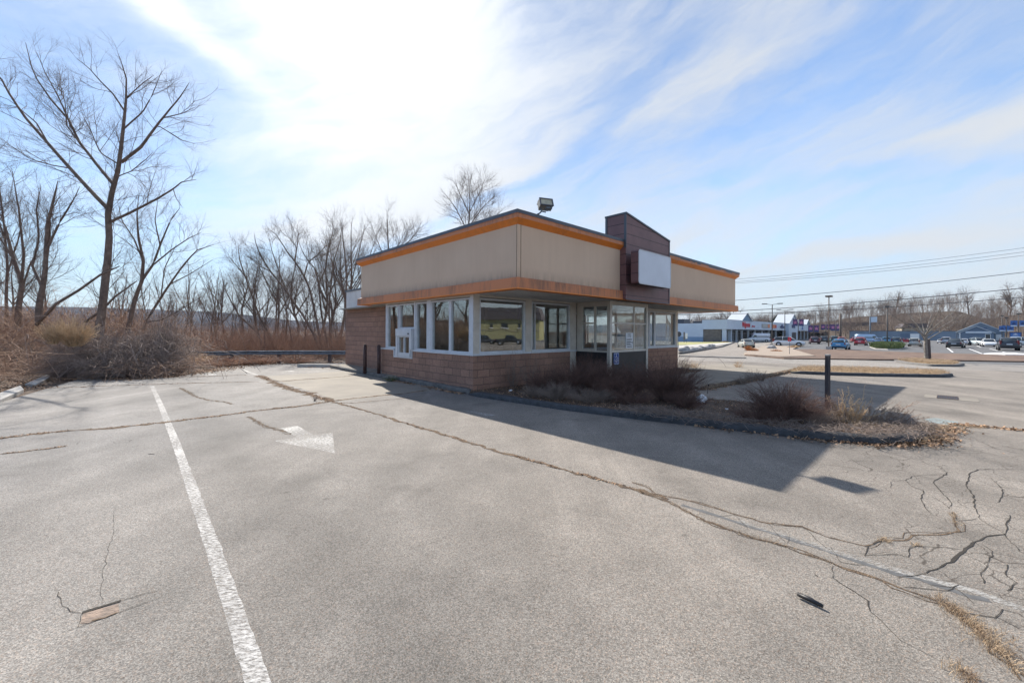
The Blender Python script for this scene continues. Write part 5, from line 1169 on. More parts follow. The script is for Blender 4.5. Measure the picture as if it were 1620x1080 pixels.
for i, (px, py, H, lb) in enumerate(((1168, 583, .55, 'withered brown weed head out on the pavement'), (1098, 584, .5, 'row of tan weeds by the corner of the building'), (1085, 586, .6, 'tan weed stalks touching the brick end pier'), (1190, 604, .55, 'dry weed sprouting from the long kerb'), (1205, 602, .5, 'dry weed farther along the long kerb'), (1175, 608, .35, 'short dry weed low on the long kerb'))):
    clump('dry_weed', pln(px, py), 26, H, .26, M['tan_weed' if i < 3 else 'grey_weed'], 80 + i, lb, 'weed', twig=6, tl=.14, r=(.004, .007), tr=.006, group='dry weeds beyond the planting bed')
mb = MB(); q0 = pln(1102, 583); q1 = pln(1150, 583)
mb.tube([q0.lerp(q1, t) + Vector((0, 0, .62 * math.sin(math.pi * t) ** .8)) for t in [i / 10 for i in range(11)]], .006, 4)
mb.build('arching_cane', M['grey_weed'], label='single arching cane looping over the pavement right of the building', cat='cane')
clump('weed_tuft', pln(618, 603, .0), 60, .22, .28, M['green'], 90, 'small green brown weed tuft on the kerb below the hatch', 'weed', twig=3, tl=.08)
for i, (px, py, lb) in enumerate(((680, 616, 'little weed at the foot of the side wall'), (705, 619, 'little weed in the gutter near the wall corner'), (737, 622, 'little weed where the two kerbs meet'), (497, 634, 'single brown weed standing in the pavement joint'))):
    clump('weed_tuft', pln(px, py), 16, .16, .10, M['grey_weed'], 95 + i, lb, 'weed', twig=4, tl=.05, group='little weeds in the joints')

# leaves, grass and litter scattered as ground cover
def leaves(rg, X, Y, Z, s=(.014, .038), up=.45):
    n = len(X); c = np.stack([X, Y, Z], -1); a = rg.uniform(0, 6.283, n); u_ = np.stack([np.cos(a), np.sin(a), rg.normal(scale=up, size=n)], -1); w_ = np.stack([-np.sin(a), np.cos(a), rg.normal(scale=up, size=n)], -1)
    s1 = rg.uniform(*s, n)[:, None]; s2 = s1 * rg.uniform(.4, .8, n)[:, None]; V = np.stack([c - u_ * s1, c + w_ * s2, c + u_ * s1, c - w_ * s2], 1); V[:, [1, 3], 2] += .006
    return V.reshape(-1, 3), np.arange(n * 4).reshape(n, 4)
def gzn(x, y): return -0.9 * np.clip((0.85 * x + 0.4 * y - 8) / 52, 0, 1)
def along(rg, pts, n, w):
    pts = [(p[0], p[1]) for p in pts]; P = np.array(pts, float); s = np.concatenate([[0], np.cumsum(np.linalg.norm(np.diff(P, axis=0), axis=1))]); t = rg.uniform(0, s[-1], n)
    dens = rg.random(n); x = np.interp(t, s, P[:, 0]); y = np.interp(t, s, P[:, 1]); k = (np.sin(t * 2.1) + np.sin(t * 5.3 + 1) + 2.2) / 4.2 > dens * .8; x = x[k]; y = y[k]
    return x + rg.normal(scale=w, size=len(x)), y + rg.normal(scale=w, size=len(y))
LX = []; LY = []; LZ = []; JX = []; JY = []; BX = []; BY = []; BZ = []
for pts, w, den in joints:
    L_ = sum((Vector(pts[i + 1][:2]) - Vector(pts[i][:2])).length for i in range(len(pts) - 1)); x, y = along(rg, pts, int(L_ * 260 * den), w * .36); JX.append(x); JY.append(y)
for poly, n, z in (([(p[0], p[1]) for p in isl_front + isl_back], 5200, .085), ([(p[0], p[1]) for p in isl2], 1500, .11), (bank, 5000, .02)):
    x, y = fill(rg, poly, int(n * 2.2)); BX.append(x); BY.append(y); BZ.append(gzn(x, y) + z + .006)
for pts, n, w in ((isl_front[4:], 900, .16), (isl_front[7:] + isl_back[:1], 700, .25), (pix([(330,588),(400,577),(480,573),(556,574)]), 2600, .35), (pix([(0,622),(60,601),(130,599),(215,600),(290,594),(335,585)]), 3600, .28), (pix([(480,578),(555,584)]), 500, .3), (pix([(1500,676),(1470,697),(1400,700),(1320,694)]), 1500, .12), (isl_front[5:], 1500, .15), ([W(5.6, -1.8), W(8.5, -1.85), W(11.7, -1.76), W(18.4, -1.45)], 2500, .13), ([W(-.1,6.0), W(-.12,1.8)], 500, .07), (pix([(1505,672),(1560,676),(1640,684)]), 300, .06)):
    x, y = along(rg, pts, n, w); LX.append(x); LY.append(y); LZ.append(gzn(x, y) + .018)
LX = np.concatenate(LX); LY = np.concatenate(LY); LZ = np.concatenate(LZ)
BX = np.concatenate(BX); BY = np.concatenate(BY); BZ = np.concatenate(BZ); JX = np.concatenate(JX); JY = np.concatenate(JY)
stuff('fallen_leaves', M['leaf'], join([leaves(rg, LX, LY, LZ), leaves(rg, BX, BY, BZ, s=(.007, .022), up=.5), leaves(rg, JX, JY, gzn(JX, JY) + .006, s=(.004, .015), up=.4)]), 'brown fallen leaves lying in the joints, the bed and along the edges', 'leaves')
def tufts(rg, X, Y, Z, H, lean=.9, r=(.0006, .0015)):
    n = len(X); a = rg.uniform(0, 6.283, n); h = rg.uniform(.3, 1, n) * H; t = np.linspace(0, 1, 4)[None]; l = rg.uniform(.2, 1.6, n) * lean * h
    P = np.stack([X[:, None] + np.cos(a)[:, None] * l[:, None] * t, Y[:, None] + np.sin(a)[:, None] * l[:, None] * t, Z[:, None] + h[:, None] * np.sin(t * 1.9)], -1)
    return tubes(P, rg.uniform(*r, n)[:, None] * np.array([1, .9, .7, .3])[None])
GG = []
for pts, w, den in weeds[:4]:
    L_ = sum((Vector(pts[i + 1][:2]) - Vector(pts[i][:2])).length for i in range(len(pts) - 1)); x, y = along(rg, pts, int(L_ * 420 * den), w * .8); GG.append(tufts(rg, x, y, gzn(x, y), .024))
for pts, n, w, H in ((z8([(1270,700),(1330,745),(1400,800),(1470,870),(1530,930),(1640,1030)]), 620, .030, .045), (z8([(1330,985),(1370,1000),(1390,1045)]), 170, .028, .045), (z8([(1400,790),(1500,880),(1560,950)]), 300, .06, .035), (z8([(1165,470),(1180,482)]), 60, .02, .03), (z8([(1035,455),(1050,460)]), 80, .02, .03), (z8([(1325,340),(1345,395)]), 60, .02, .03), (z8([(1330,745),(1350,755)]), 120, .03, .04),
                     (pix([(1320,694),(1400,699),(1475,697),(1492,686)]), 900, .10, .09), (pix([(1360,682),(1440,684),(1480,684)]), 1500, .14, .10), (pix([(1150,690),(1250,697),(1320,697)]), 0, .1, .1), (pix([(1500,676),(1560,677)]), 300, .05, .05), ([W(5.6, -1.8), W(8.5, -1.85), W(11.7, -1.76), W(18.4, -1.45)], 1600, .08, .14)):
    if n: x, y = along(rg, pts, n, w); GG.append(tufts(rg, x, y, gzn(x, y) + (.07 if H == .10 else 0), H, r=(.0012, .003) if H > .08 else (.0006, .0015)))
x, y = fill(rg, [(p[0], p[1]) for p in isl2], 3500); GG.append(tufts(rg, x, y, gzn(x, y) + .1, .14, r=(.003, .006)))
x, y = fill(rg, [(p[0], p[1]) for p in pix([(1420,571.8),(1440,575),(1475,578.4),(1510,578.8),(1519,577),(1490,573.3),(1450,570.6)])], 2500); GG.append(tufts(rg, x, y, gzn(x, y) + .1, .22, r=(.006, .012)))
stuff('dry_grass', M['grass_dry'], join(GG), 'straw coloured dry grass growing from cracks and kerb edges', 'grass')
# broken twigs lying over the bed and its kerb
x, y = along(rg, isl_front[3:], 1300, .20); n = len(x); a = rg.uniform(0, 6.283, n); L_ = rg.uniform(.1, .45, n); t = np.linspace(-.5, .5, 4)[None]
P = np.stack([x[:, None] + np.cos(a)[:, None] * L_[:, None] * t, y[:, None] + np.sin(a)[:, None] * L_[:, None] * t, (gzn(x, y) + .18)[:, None] + rg.normal(scale=.03, size=(n, 4))], -1)
stuff('fallen_twigs', M['grey_weed'], tubes(P, np.full((n, 4), .0025)), 'dead twigs strewn along the kerb of the planting bed', 'twigs')

# ================================================================== ACROSS THE STREET
def depth_of(px, py):   # ground hit depth
    return at(px, py).y
# ---- strip mall, local x along its front, y back
MZ = -.9; M0 = Vector((56.6, 108.0, MZ))
ML = empty('strip_mall', M0, TH, 'long pale blue strip mall with white gabled roofs and a shaded arcade', 'building')
def mz(z): return z + .9
wallm = MB().box(0, 92, 6.0, 34, 0, 5.1).box(.0, 92, 0.02, 6.0, 3.5, 5.05)
WL = wallm.build('wall', M['mall_blue'], ML)
MB().box(-.04, 0, 6.0, 34, 0, 1.35).build('dado', M['mall_blue2'], ML)
fa = MB().box(-.25, 92.2, -.25, 0.02, 3.45, 5.95).box(-.25, 0.0, .02, 6.2, 3.45, 5.95).box(92, 92.2, .02, 6.2, 3.45, 5.95); fa.build('canopy_fascia', M['mall_blue'], ML)
MB().box(-.3, 92.25, -.3, .07, 5.95, 6.05).box(-.3, .05, .07, 6.25, 5.95, 6.05).build('coping', M['mall_roof'], ML)
MB().box(0, 92, 0, 34, 5.1, 5.2).build('roof', M['roof_dark'], ML)
MB().box(0, 92, .0, 6.0, 3.40, 3.46).build('arcade_ceiling', M['shop_dark'], ML)
MB().box(.0, .3, 1.4, 5.9, 0, 3.4).build('stone_wall', M['block_dark'], ML)
for i, x in enumerate([0.25, 4.2, 8.4, 12.6, 18, 24, 31, 38, 46, 55, 68, 74, 80, 86, 91.5]):
    w = .5 if i in (0, 1) else .22
    MB().box(x - w / 2, x + w / 2, .1, .1 + w * 2, 0, 3.42).build('arcade_post', M['mall_blue'] if i < 2 else M['white_frame'], ML)
x = 1.0
for i, w in enumerate([6.5, 7, 9, 8, 9, 8, 6, 10, 9, 8, 9]):
    if x + w > 91: break
    if not (55 < x + w / 2 < 68):
        g_ = MB().box(x, x + w - .6, 5.96, 6.0, .1, 3.1).build('shop_window', M['shop_dark'], ML)
        MB().box(x + w * .45, x + w * .45 + .12, 5.9, 5.96, .1, 3.1).box(x, x + w - .6, 5.9, 5.96, 2.3, 2.4).build('frame', M['white_frame'], g_)
    x += w
def gable(name, xc, hw, zb_, zt, y0, y1, m, mr_, fz=None):
    g = MB().prism([(xc - hw, zb_), (xc + hw, zb_), (xc, zt)], y0, y1, 'y').build(name, m, ML)
    e = .35; k = (zt - zb_) / hw; V = []
    for s in (-1, 1):
        MB_ = MB().prism([(xc + s * (hw + e), zb_ - e * k), (xc + s * (hw + e), zb_ - e * k + .22), (xc, zt + .24), (xc, zt + .02)], y0 - .35, y1 + .2, 'y'); MB_.build('roof_slope', mr_, g)
    return g
gable('gable', 14.2, 4.2, 5.95, 8.1, -.4, 3.2, M['mall_gable'], M['mall_roof'])
gb = gable('gable', 62, 6.4, 5.9, 9.2, -1.2, 3.5, M['mall_blue'], M['mall_roof'])
MB().box(55.8, 68.2, -1.2, -.26, 0, 5.9).build('gable_front', M['mall_blue'], ML); MB().box(60, 66, -1.24, -1.2, 0, 2.8).build('shop_door', M['shop_dark'], ML)
gable('gable', 88, 3.2, 5.95, 7.9, -.4, 3, M['mall_gable'], M['mall_roof'])
MB().box(1.5, 5.5, 12, 15, 5.2, 6.4).box(10, 17, 10, 13, 5.2, 5.9).build('rooftop_unit', M['cap'], ML)
MB().box(-.0, 4.5, 26, 30, 5.2, 6.6).build('rooftop_unit', M['cap'], ML)
MB().box(-.08, -.05, 16, 16.6, .6, 2.6).build('wall_panel', M['white'], ML)
text_mesh('Walgreens', 2.05, M['red'], ML, (14.2, -.30, 4.85), (R(90), 0, 0), shear=.35, ext=.04, name='red_script_sign', sx=.84, space=.9)
text_mesh('pharmacy', .7, M['red'], ML, (20.7, -.30, 4.50), (R(90), 0, 0), ext=.04, name='small_red_sign')
def signboard(name, x0, x1, z0, z1, m, y=-.3): return MB().box(x0, x1, y - .08, y, z0, z1).build(name, m, ML)
sgn = signboard('shop_sign', 28.6, 36.6, 4.15, 5.35, M['concrete_pale']); MB().box(34.6, 36.5, -.42, -.38, 4.2, 5.3).build('sign_panel', M['sign_orange'], sgn)
MB().box(29.2, 34.0, -.42, -.38, 4.9, 5.0).box(29.2, 34.0, -.42, -.38, 4.5, 4.6).build('sign_lines', M['white'], sgn)
signboard('shop_sign', 38.9, 42.8, 4.1, 5.3, M['sign_orange']); signboard('shop_sign', 43.0, 44.2, 4.2, 5.2, M['red'])
sg = MB().prism([(48.2, 4.7), (49.6, 5.0), (51, 5.55), (52.0, 5.0), (54.4, 4.8), (53.6, 4.2), (51, 4.1), (49.2, 4.3)], -.42, -.34, 'y').build('winged_sign', M['navy'], ML)
text_mesh('D', 2.5, M['navy'], ML, (62, -1.25, 6.95), (R(90), 0, 0), ext=.05, name='round_letter_sign'); MB().tube([(61.5, -1.3, 6.9), (62.2, -1.3, 6.9)], .28, 8).build('letter_dot', M['red'], ML)
text_mesh('REAPS', 1.7, M['navy'], ML, (62, -1.25, 4.9), (R(90), 0, 0), ext=.05, name='letter_sign')
sg = MB().prism([(78.4, 3.9), (81.2, 3.9), (80.6, 4.7), (80.2, 5.4), (79.6, 5.4), (79.2, 4.7)], -.36, -.30, 'y').build('blue_sign', M['sign_blue'], ML)
# low brown shop row beyond
BR = empty('shop_row', M0 + BU * 94 + BV * 3, TH, 'low dark brown shop row under a long awning beyond the pale blue strip mall', 'building')
MB().box(0, 125, 3, 20, 0, 3.0).build('wall', M['grey_wall'], BR); MB().box(-.5, 125.5, 0, 3, 2.5, 3.3).box(-.5, 125.5, 2.8, 20.2, 3.0, 3.35).build('awning', M['awning'], BR)
for i in range(9): MB().box(1 + i * 14, 11 + i * 14, 2.9, 3.0, .1, 2.4).build('shop_window', M['shop_dark'], BR)
# long grey wall behind the cars
a_, b_ = atd(1344, 541, 175), atd(1512, 541, 150); dv_ = (b_ - a_); ln = Vector((dv_.x, dv_.y)).length
GW = empty('long_grey_shed', (a_.x, a_.y, MZ), math.atan2(dv_.y, dv_.x), 'long low grey blue shed running behind the parked cars', 'building')
MB().box(0, ln, 0, 8, 0, 3.5).build('wall', M['grey_wall'], GW); MB().box(-.2, ln + .2, -.2, 8.2, 3.5, 3.62).build('roof', M['cap'], GW)
for i in range(int(ln // 12)): MB().box(4 + i * 12, 8 + i * 12, -.06, 0, 0, 2.6).build('roller_door', M['grey_wall2'], GW)
# gabled grey building at right
GB = empty('gabled_shop', (142.0, 124.0, MZ), R(-48.8), 'slate grey shop with a wide double gable at the far side of the lot', 'building')
gw = 4.7
MB().prism([(-gw, 0), (gw, 0), (gw, 3.2), (0, 5.9), (-gw, 3.2)], 0, 12, 'y').build('wall', M['grey_wall'], GB)
for s in (-1, 1): MB().prism([(s * (gw + .4), 2.98), (s * (gw + .4), 3.14), (0, 6.12), (0, 5.92)], -.5, 12.4, 'y').build('roof', M['mall_roof'], GB)
pg = MB().prism([(-4.2, 0), (2.6, 0), (2.6, 2.9), (-.8, 4.75), (-4.2, 2.9)], -2.0, -.01, 'y').build('porch', M['grey_wall2'], GB)
for s in (-1, 1): MB().prism([(-.8 + s * 3.75, 2.72), (-.8 + s * 3.75, 2.88), (-.8, 4.98), (-.8, 4.78)], -2.3, -.02, 'y').build('porch_roof', M['mall_roof'], pg)
MB().box(-3.0, 2.2, -2.08, -2.0, 2.75, 3.3).build('sign_band', M['mall_blue'], GB); MB().box(-2.4, -1.2, -2.1, -2.08, 2.93, 3.12).box(-1.0, .2, -2.1, -2.08, 2.93, 3.12).box(.4, 1.7, -2.1, -2.08, 2.93, 3.12).build('sign_strokes', M['white'], GB)
w_ = MB().box(1.0, 1.9, -2.06, -2.0, .9, 2.4).build('window', M['car_glass'], GB); MB().box(.9, 2.0, -2.1, -2.05, .78, .9).box(.9, 2.0, -2.1, -2.05, 2.4, 2.5).box(.9, 1.0, -2.1, -2.05, .9, 2.4).box(1.9, 2.0, -2.1, -2.05, .9, 2.4).build('frame', M['white'], w_)
MB().box(-4.3, -4.05, -2.2, -2.01, 0, 2.8).build('corner_post', M['white'], GB); MB().box(-2.2, -1.0, -.03, 0, 4.0, 4.3).build('letter_sign', M['navy'], GB); MB().box(.6, 1.3, -.03, 0, 4.1, 4.35).build('letter_sign', M['navy'], GB)
MB().box(3.0, 4.2, -.06, 0, .6, 2.4).build('window', M['white'], GB)
# small houses in the trees
for px, d, w, h, lb in ((1362, 215, 20, 4.6, 'long beige house among the trees behind the shed'), (1450, 170, 9, 5.0, 'small pale house beyond the shed beside the bare tree')):
    p = atd(px, 530, d); H_ = empty('house', (p.x, p.y, MZ + (2.0 if px == 1362 else 0)), R(-30), lb, 'house')
    MB().box(-w / 2, w / 2, 0, 8, 0, h).build('wall', M['beige'], H_); MB().prism([(-w / 2 - .5, h), (w / 2 + .5, h), (w / 2 - 1, h + 1.8), (-w / 2 + 1, h + 1.8)], -.4, 8.4, 'y').build('roof', M['roof_dark'], H_)
    for i in range(int(w // 4)): MB().box(-w / 2 + 1.2 + i * 4, -w / 2 + 2.6 + i * 4, -.05, 0, 1.8, 3.2).build('window', M['shop_dark'], H_)

# ---- cars
def loft(mb, st, smooth=True):
    """st: list of rings (same count) of points"""
    n = len(st[0]); V = [p for r in st for p in r]
    F = [(i * n + j, i * n + (j + 1) % n, (i + 1) * n + (j + 1) % n, (i + 1) * n + j) for i in range(len(st) - 1) for j in range(n)] + [tuple(range(n)), tuple(range((len(st) - 1) * n, len(st) * n))]
    mb.add(V, F, smooth)
CARS = {   # body stations (x, half width, z low, z belt) ; cabin stations (x, half width bottom, half width top, z top)
 'sedan': dict(L=4.7, body=[(-2.35,.62,.42,.70),(-2.28,.80,.28,.92),(-1.7,.90,.20,1.0),(-.6,.92,.19,.96),(.9,.92,.19,.93),(1.6,.89,.22,.84),(2.15,.80,.26,.72),(2.33,.60,.36,.58)],
               cab=[(-1.85,.72,.70,.98),(-1.0,.80,.60,1.38),(-.3,.82,.62,1.45),(.35,.82,.60,1.42),(1.15,.78,.74,.96)], wh=(-1.42, 1.42), r=.33),
 'suv': dict(L=4.8, body=[(-2.38,.70,.48,.86),(-2.32,.86,.32,1.08),(-1.7,.94,.27,1.12),(0,.95,.26,1.10),(1.0,.95,.26,1.08),(1.7,.92,.29,1.02),(2.25,.84,.34,.90),(2.40,.66,.44,.74)],
               cab=[(-2.28,.80,.74,1.12),(-1.95,.82,.66,1.64),(-1.0,.86,.68,1.74),(.2,.86,.66,1.72),(1.05,.83,.78,1.10)], wh=(-1.45, 1.48), r=.38),
 'hatch': dict(L=4.3, body=[(-2.12,.66,.45,.78),(-2.08,.82,.30,1.0),(-1.5,.89,.22,1.04),(0,.90,.21,1.0),(.9,.90,.21,.97),(1.5,.87,.24,.88),(2.0,.78,.28,.76),(2.14,.58,.38,.62)],
               cab=[(-2.05,.74,.68,1.04),(-1.6,.78,.60,1.42),(-.8,.81,.62,1.50),(.3,.81,.60,1.46),(1.1,.77,.72,1.0)], wh=(-1.3, 1.32), r=.33),
 'van': dict(L=5.6, body=[(-2.8,.92,.42,1.25),(-2.76,.98,.34,1.3),(-1.5,1.0,.32,1.3),(1.2,1.0,.32,1.3),(1.9,.97,.34,1.22),(2.55,.90,.36,1.05),(2.75,.74,.44,.85)],
               cab=[(-2.78,.96,.90,2.38),(-2.0,.98,.90,2.45),(.9,.98,.90,2.45),(1.25,.97,.84,2.36),(2.1,.93,.88,1.25)], wh=(-1.75, 1.75), r=.36, closed=True),
 'pickup': dict(L=5.6, body=[(-2.8,.82,.55,.95),(-2.75,.94,.42,1.15),(-1.5,.97,.36,1.16),(0,.97,.34,1.14),(1.2,.97,.34,1.12),(1.9,.95,.36,1.08),(2.6,.90,.40,.98),(2.78,.72,.50,.80)],
               cab=[(-1.0,.80,.74,1.16),(-.85,.84,.70,1.78),(-.2,.86,.70,1.84),(.5,.86,.68,1.82),(1.25,.83,.78,1.14)], wh=(-1.75, 1.8), r=.40)}
PAINTS = {}
def paint(c):
    if c not in PAINTS: PAINTS[c] = carpaint('car_paint', c)
    return PAINTS[c]
def car(kind, c, loc, rz, label, roofc=None, sc=1.0, cat=None):
    S = CARS[kind]; root = empty('parked_car' if kind not in ('van', 'pickup') else ('parked_van' if kind == 'van' else 'pickup_truck'), loc, rz, label, cat or {'van': 'van', 'pickup': 'pickup'}.get(kind, 'car'), 'vehicles in and around the far parking lot'); root.scale = (sc,) * 3; pm = paint(c)
    mb = MB(); loft(mb, [[(x, -w * .86, zl), (x, -w, zl + (zb - zl) * .3), (x, -w, zb - (zb - zl) * .28), (x, -w * .90, zb), (x, w * .90, zb), (x, w, zb - (zb - zl) * .28), (x, w, zl + (zb - zl) * .3), (x, w * .86, zl)] for x, w, zl, zb in S['body']])
    bd = mb.build('body', pm, root); bevel(bd, .03, 2)
    # cabin: glass with painted roof and pillars
    st = S['cab']; zb = {st[i][0]: np.interp(st[i][0], [b[0] for b in S['body']], [b[3] for b in S['body']]) for i in range(len(st))}
    mb = MB(); rings = []
    for x, wb, wt, zt in st:
        z0 = zb[x] - .03; rings.append([(x, -wb, z0), (x, -(wb * .35 + wt * .65), z0 + (zt - z0) * .6), (x, -wt, zt), (x, wt, zt), (x, (wb * .35 + wt * .65), z0 + (zt - z0) * .6), (x, wb, z0)])
    loft(mb, rings); mb.build('windows', pm if S.get('closed') else M['car_glass'], root)
    if S.get('closed'):
        x0, wb, wt, zt = st[-2]; x1, wb1, wt1, zt1 = st[-1]
        MB().add([(x0 + .12, -wt * .92, zt - .12), (x0 + .12, wt * .92, zt - .12), (x1 + .06, wb1 * .92, zt1 + .12), (x1 + .06, -wb1 * .92, zt1 + .12)], [(0, 1, 2, 3)]).build('windscreen', M['car_glass'], root)
        for s in (-1, 1): MB().add([(1.75, s * .975, 1.38), (.75, s * .985, 1.38), (.75, s * .955, 1.95), (1.35, s * .955, 1.95)], [(0, 1, 2, 3)]).build('side_window', M['car_glass'], root)
    else:
        t = [q for q in st if q[3] > zb[q[0]] + .25]; mb = MB()
        loft(mb, [[(x, -wt - .01, zt - .035), (x, -wt * .8, zt + .02), (x, wt * .8, zt + .02), (x, wt + .01, zt - .035)] for x, wb, wt, zt in t]); mb.build('roof', paint(roofc) if roofc else pm, root)
        mb = MB()
        for s in (-1, 1):
            for (xa, wba, wta, za), (xb, wbb, wtb, zb_) in ((st[0], t[0]), (st[-1], t[-1])):
                mb.tube([(xa, s * wba * .98, za - .0), (xb, s * wtb * 1.0, zb_ - .02)], .035, 5)
            xm = (t[0][0] + t[-1][0]) / 2; mb.tube([(xm, s * .86 * t[1][1] / .86 * 1.005, zb[st[2][0]] - .0), (xm, s * t[1][2] * 1.01, t[1][3] - .03)], .035, 5)
        mb.build('pillar', pm, root)
    for wx in S['wh']:
        for s in (-1, 1):
            y = s * (S['body'][3][1] - .1); mb = MB(); r = S['r']
            mb.tube([(wx, y - s * .11, r), (wx, y + s * .07, r), (wx, y + s * .105, r)], [r, r, r * .92], 18); wo = mb.build('wheel', M['tyre'], root)
            MB().tube([(wx, y + s * .09, r), (wx, y + s * .115, r)], [r * .66, r * .58], 12).build('rim', M['rim'], wo)
            mb = MB(); mb.tube([(wx, y + s * .02, r + .02), (wx, y + s * .108, r + .02)], r * 1.16, 18); mb.build('wheel_arch', M['tyre'], root)
    xb = S['body'][1][0]; wb = S['body'][1][1]; zz = S['body'][1][3]; xf = S['body'][-2][0]; wf = S['body'][-2][1]; zf = S['body'][-2][3]
    for s in (-1, 1):
        hz_ = .30 if kind in ('suv', 'van') else .2
        MB().box(xb - .05, xb + .22, s * wb * .98 - .14, s * wb * .98 + .02 if s > 0 else s * wb * .98 + .14, zz - .22, zz - .02 + (hz_ if kind == 'suv' else 0)).build('tail_light', M['tail'], root) if s > 0 else MB().box(xb - .05, xb + .22, -wb * .98 - .02, -wb * .98 + .14, zz - .22, zz - .02 + (hz_ if kind == 'suv' else 0)).build('tail_light', M['tail'], root)
        MB().box(xf - .1, xf + .09, s * wf * .78 - .16, s * wf * .78 + .16, zf - .18, zf - .05).build('headlight', M['head'], root)
    MB().box(xb - .09, xb - .06, -.26, .26, zz - .30, zz - .17).build('number_plate', M['plate'], root)
    MB().box(xf + .08, xf + .16, -.42, .42, zf - .30, zf - .12).build('grille', M['tyre'], root)
    MB().box(xb - .10, xb + .02, -wb * .9, wb * .9, S['body'][1][2] + .02, S['body'][1][2] + .16).build('bumper', M['tyre'], root)
    return root
W_ = (.72, .73, .74)
CL = [   # kind, colour, px, py(bottom), mode (r rear seen, f front seen, R side facing right, L facing left, or degrees offset), label
 ('sedan', (.42, .41, .35), 1180, 550.0, 'r', 14, 'pale tan sedan driving up the entrance road, seen from behind', 1.0),
 ('van', (.70, .73, .78), 1199, 541.0, 'L', 24, 'white delivery van parked in front of the arcade', 1.0),
 ('suv', W_, 1248, 548.2, 'R', -4, 'white sport utility vehicle standing side on behind the boulder', 1.06),
 ('suv', (.10, .02, .035), 1288, 544.0, 'r', 5, 'dark maroon vehicle parked right behind the white side on one', 1.0),
 ('suv', (.025, .025, .03), 1303, 542.0, 'r', 6, 'black vehicle between the maroon one and the lamp post', 1.0),
 ('suv', (.04, .11, .12), 1319, 541.0, 'r', 6, 'dark green vehicle just right of the brown lamp post', 1.0),
 ('hatch', (.50, .10, .12), 1331, 541.5, 'r', 6, 'pinkish red car half hidden behind the bright blue one', 1.0),
 ('hatch', (.05, .25, .50), 1330, 553.3, 'r', -8, 'bright blue hatchback nearest the street verge', 1.08),
 ('hatch', (.42, .03, .05), 1352, 541.5, 'r', 8, 'small dark red car left of the red wagon', 1.0),
 ('suv', (.50, .025, .04), 1362, 546.3, 'r', -6, 'bright red wagon with a dark rear window', .98),
 ('van', (.45, .60, .78), 1373, 542.0, 'R', 20, 'pale blue cargo van behind the red wagon', .95),
 ('sedan', (.10, .19, .36), 1390, 544.2, 'r', -8, 'medium blue car left of the green traffic island', 1.0),
 ('pickup', (.07, .26, .45), 1402, 543.3, 'r', 5, 'blue pickup behind the dark lamp post of the island', .9),
 ('suv', (.045, .09, .14), 1419, 545.3, 'r', -4, 'dark teal vehicle behind the green traffic island', 1.0),
 ('sedan', (.45, .02, .04), 1432, 541.8, 'R', 0, 'low red car half hidden right of the dark teal one', .8),
 ('sedan', W_, 1440, 540.5, 'R', 0, 'small white car next to the low red one', .7),
 ('suv', (.46, .47, .44), 1448, 548.0, 'r', -5, 'pale grey vehicle left of the small bare tree', .95),
 ('hatch', (.5, .5, .52), 1488, 543.0, 'f', 0, 'tiny silver car at the edge of the shed', .75),
 ('suv', (.42, .43, .48), 1498, 544.0, 'r', -4, 'silver vehicle with tall red lights in front of the shed', 1.0),
 ('sedan', (.03, .035, .04), 1512, 550.3, 'r', -5, 'black sedan right of the small bare tree', 1.16),
 ('sedan', (.62, .64, .70), 1525, 545.8, 'r', -6, 'white sedan behind the black sedan', 1.0),
 ('suv', (.52, .60, .63), 1549, 546.5, 'f', 22, 'pale silver vehicle in front of the gabled shop', 1.0),
 ('sedan', (.78, .79, .80), 1564, 548.3, 'f', 6, 'bright white sedan facing the street', 1.08),
 ('pickup', (.03, .03, .035), 1579, 540.5, 'R', 0, 'black vehicle parked beside the gabled shop', .8),
 ('suv', (.025, .028, .04), 1594, 554.2, 'r', 4, 'black vehicle nearest the old snow', 1.14),
 ('pickup', (.42, .48, .54), 1611, 549.5, 'r', -22, 'silver blue pickup at the right edge of the view', 1.08),
]
for kd, c, px, py, mode, off, lb, sc_ in CL:
    p = at(px, py); base = math.atan2(p.y, p.x)
    rz = {'r': base, 'f': base + math.pi, 'R': base - math.pi / 2, 'L': base + math.pi / 2}[mode] + R(off)
    q = p + Vector((p.x, p.y, 0)).normalized() * (2.2 if mode in 'rf' else .9); q.z = gz(q.x, q.y) - .012
    car(kd, c, q, rz, lb, sc=sc_)
# bay lines and old snow
for a, b in (((1485, 541.5), (1491, 544)), ((1497, 549), (1507.5, 557)), ((1533, 551.5), (1554, 559.5)), ((1566, 551.5), (1578, 554.5)), ((1586, 556.5), (1601, 560.5)), ((1545, 546.5), (1552, 549))):
    mark('bay_marking', pix([a, b]), .16, M['white'], off=.0)
o = solid('snow_patch', pix([(1556, 560.8), (1575, 559.8), (1600, 559.8), (1624, 561.5), (1640, 563), (1590, 562.6)]), .16, M['snow'], label='low ridge of old snow along the verge below the black vehicle', cat='snow', kind='stuff')
# green traffic island
gi = [at(px, py) for px, py in ((1376, 549), (1385, 552.2), (1405, 553.2), (1425, 552.8), (1430, 550.5), (1420, 547.2), (1400, 546.4), (1385, 547.2))]
solid('traffic_island', gi, .14, M['concrete_pale'], kind='structure')
x, y = fill(rg, [(p.x, p.y) for p in gi], 3200); stuff('ground_cover', M['green'], tufts(rg, x, y, gzn(x, y) + .1, .95, lean=.5, r=(.03, .05)), 'clipped green ground cover filling the round traffic island', 'ground cover')

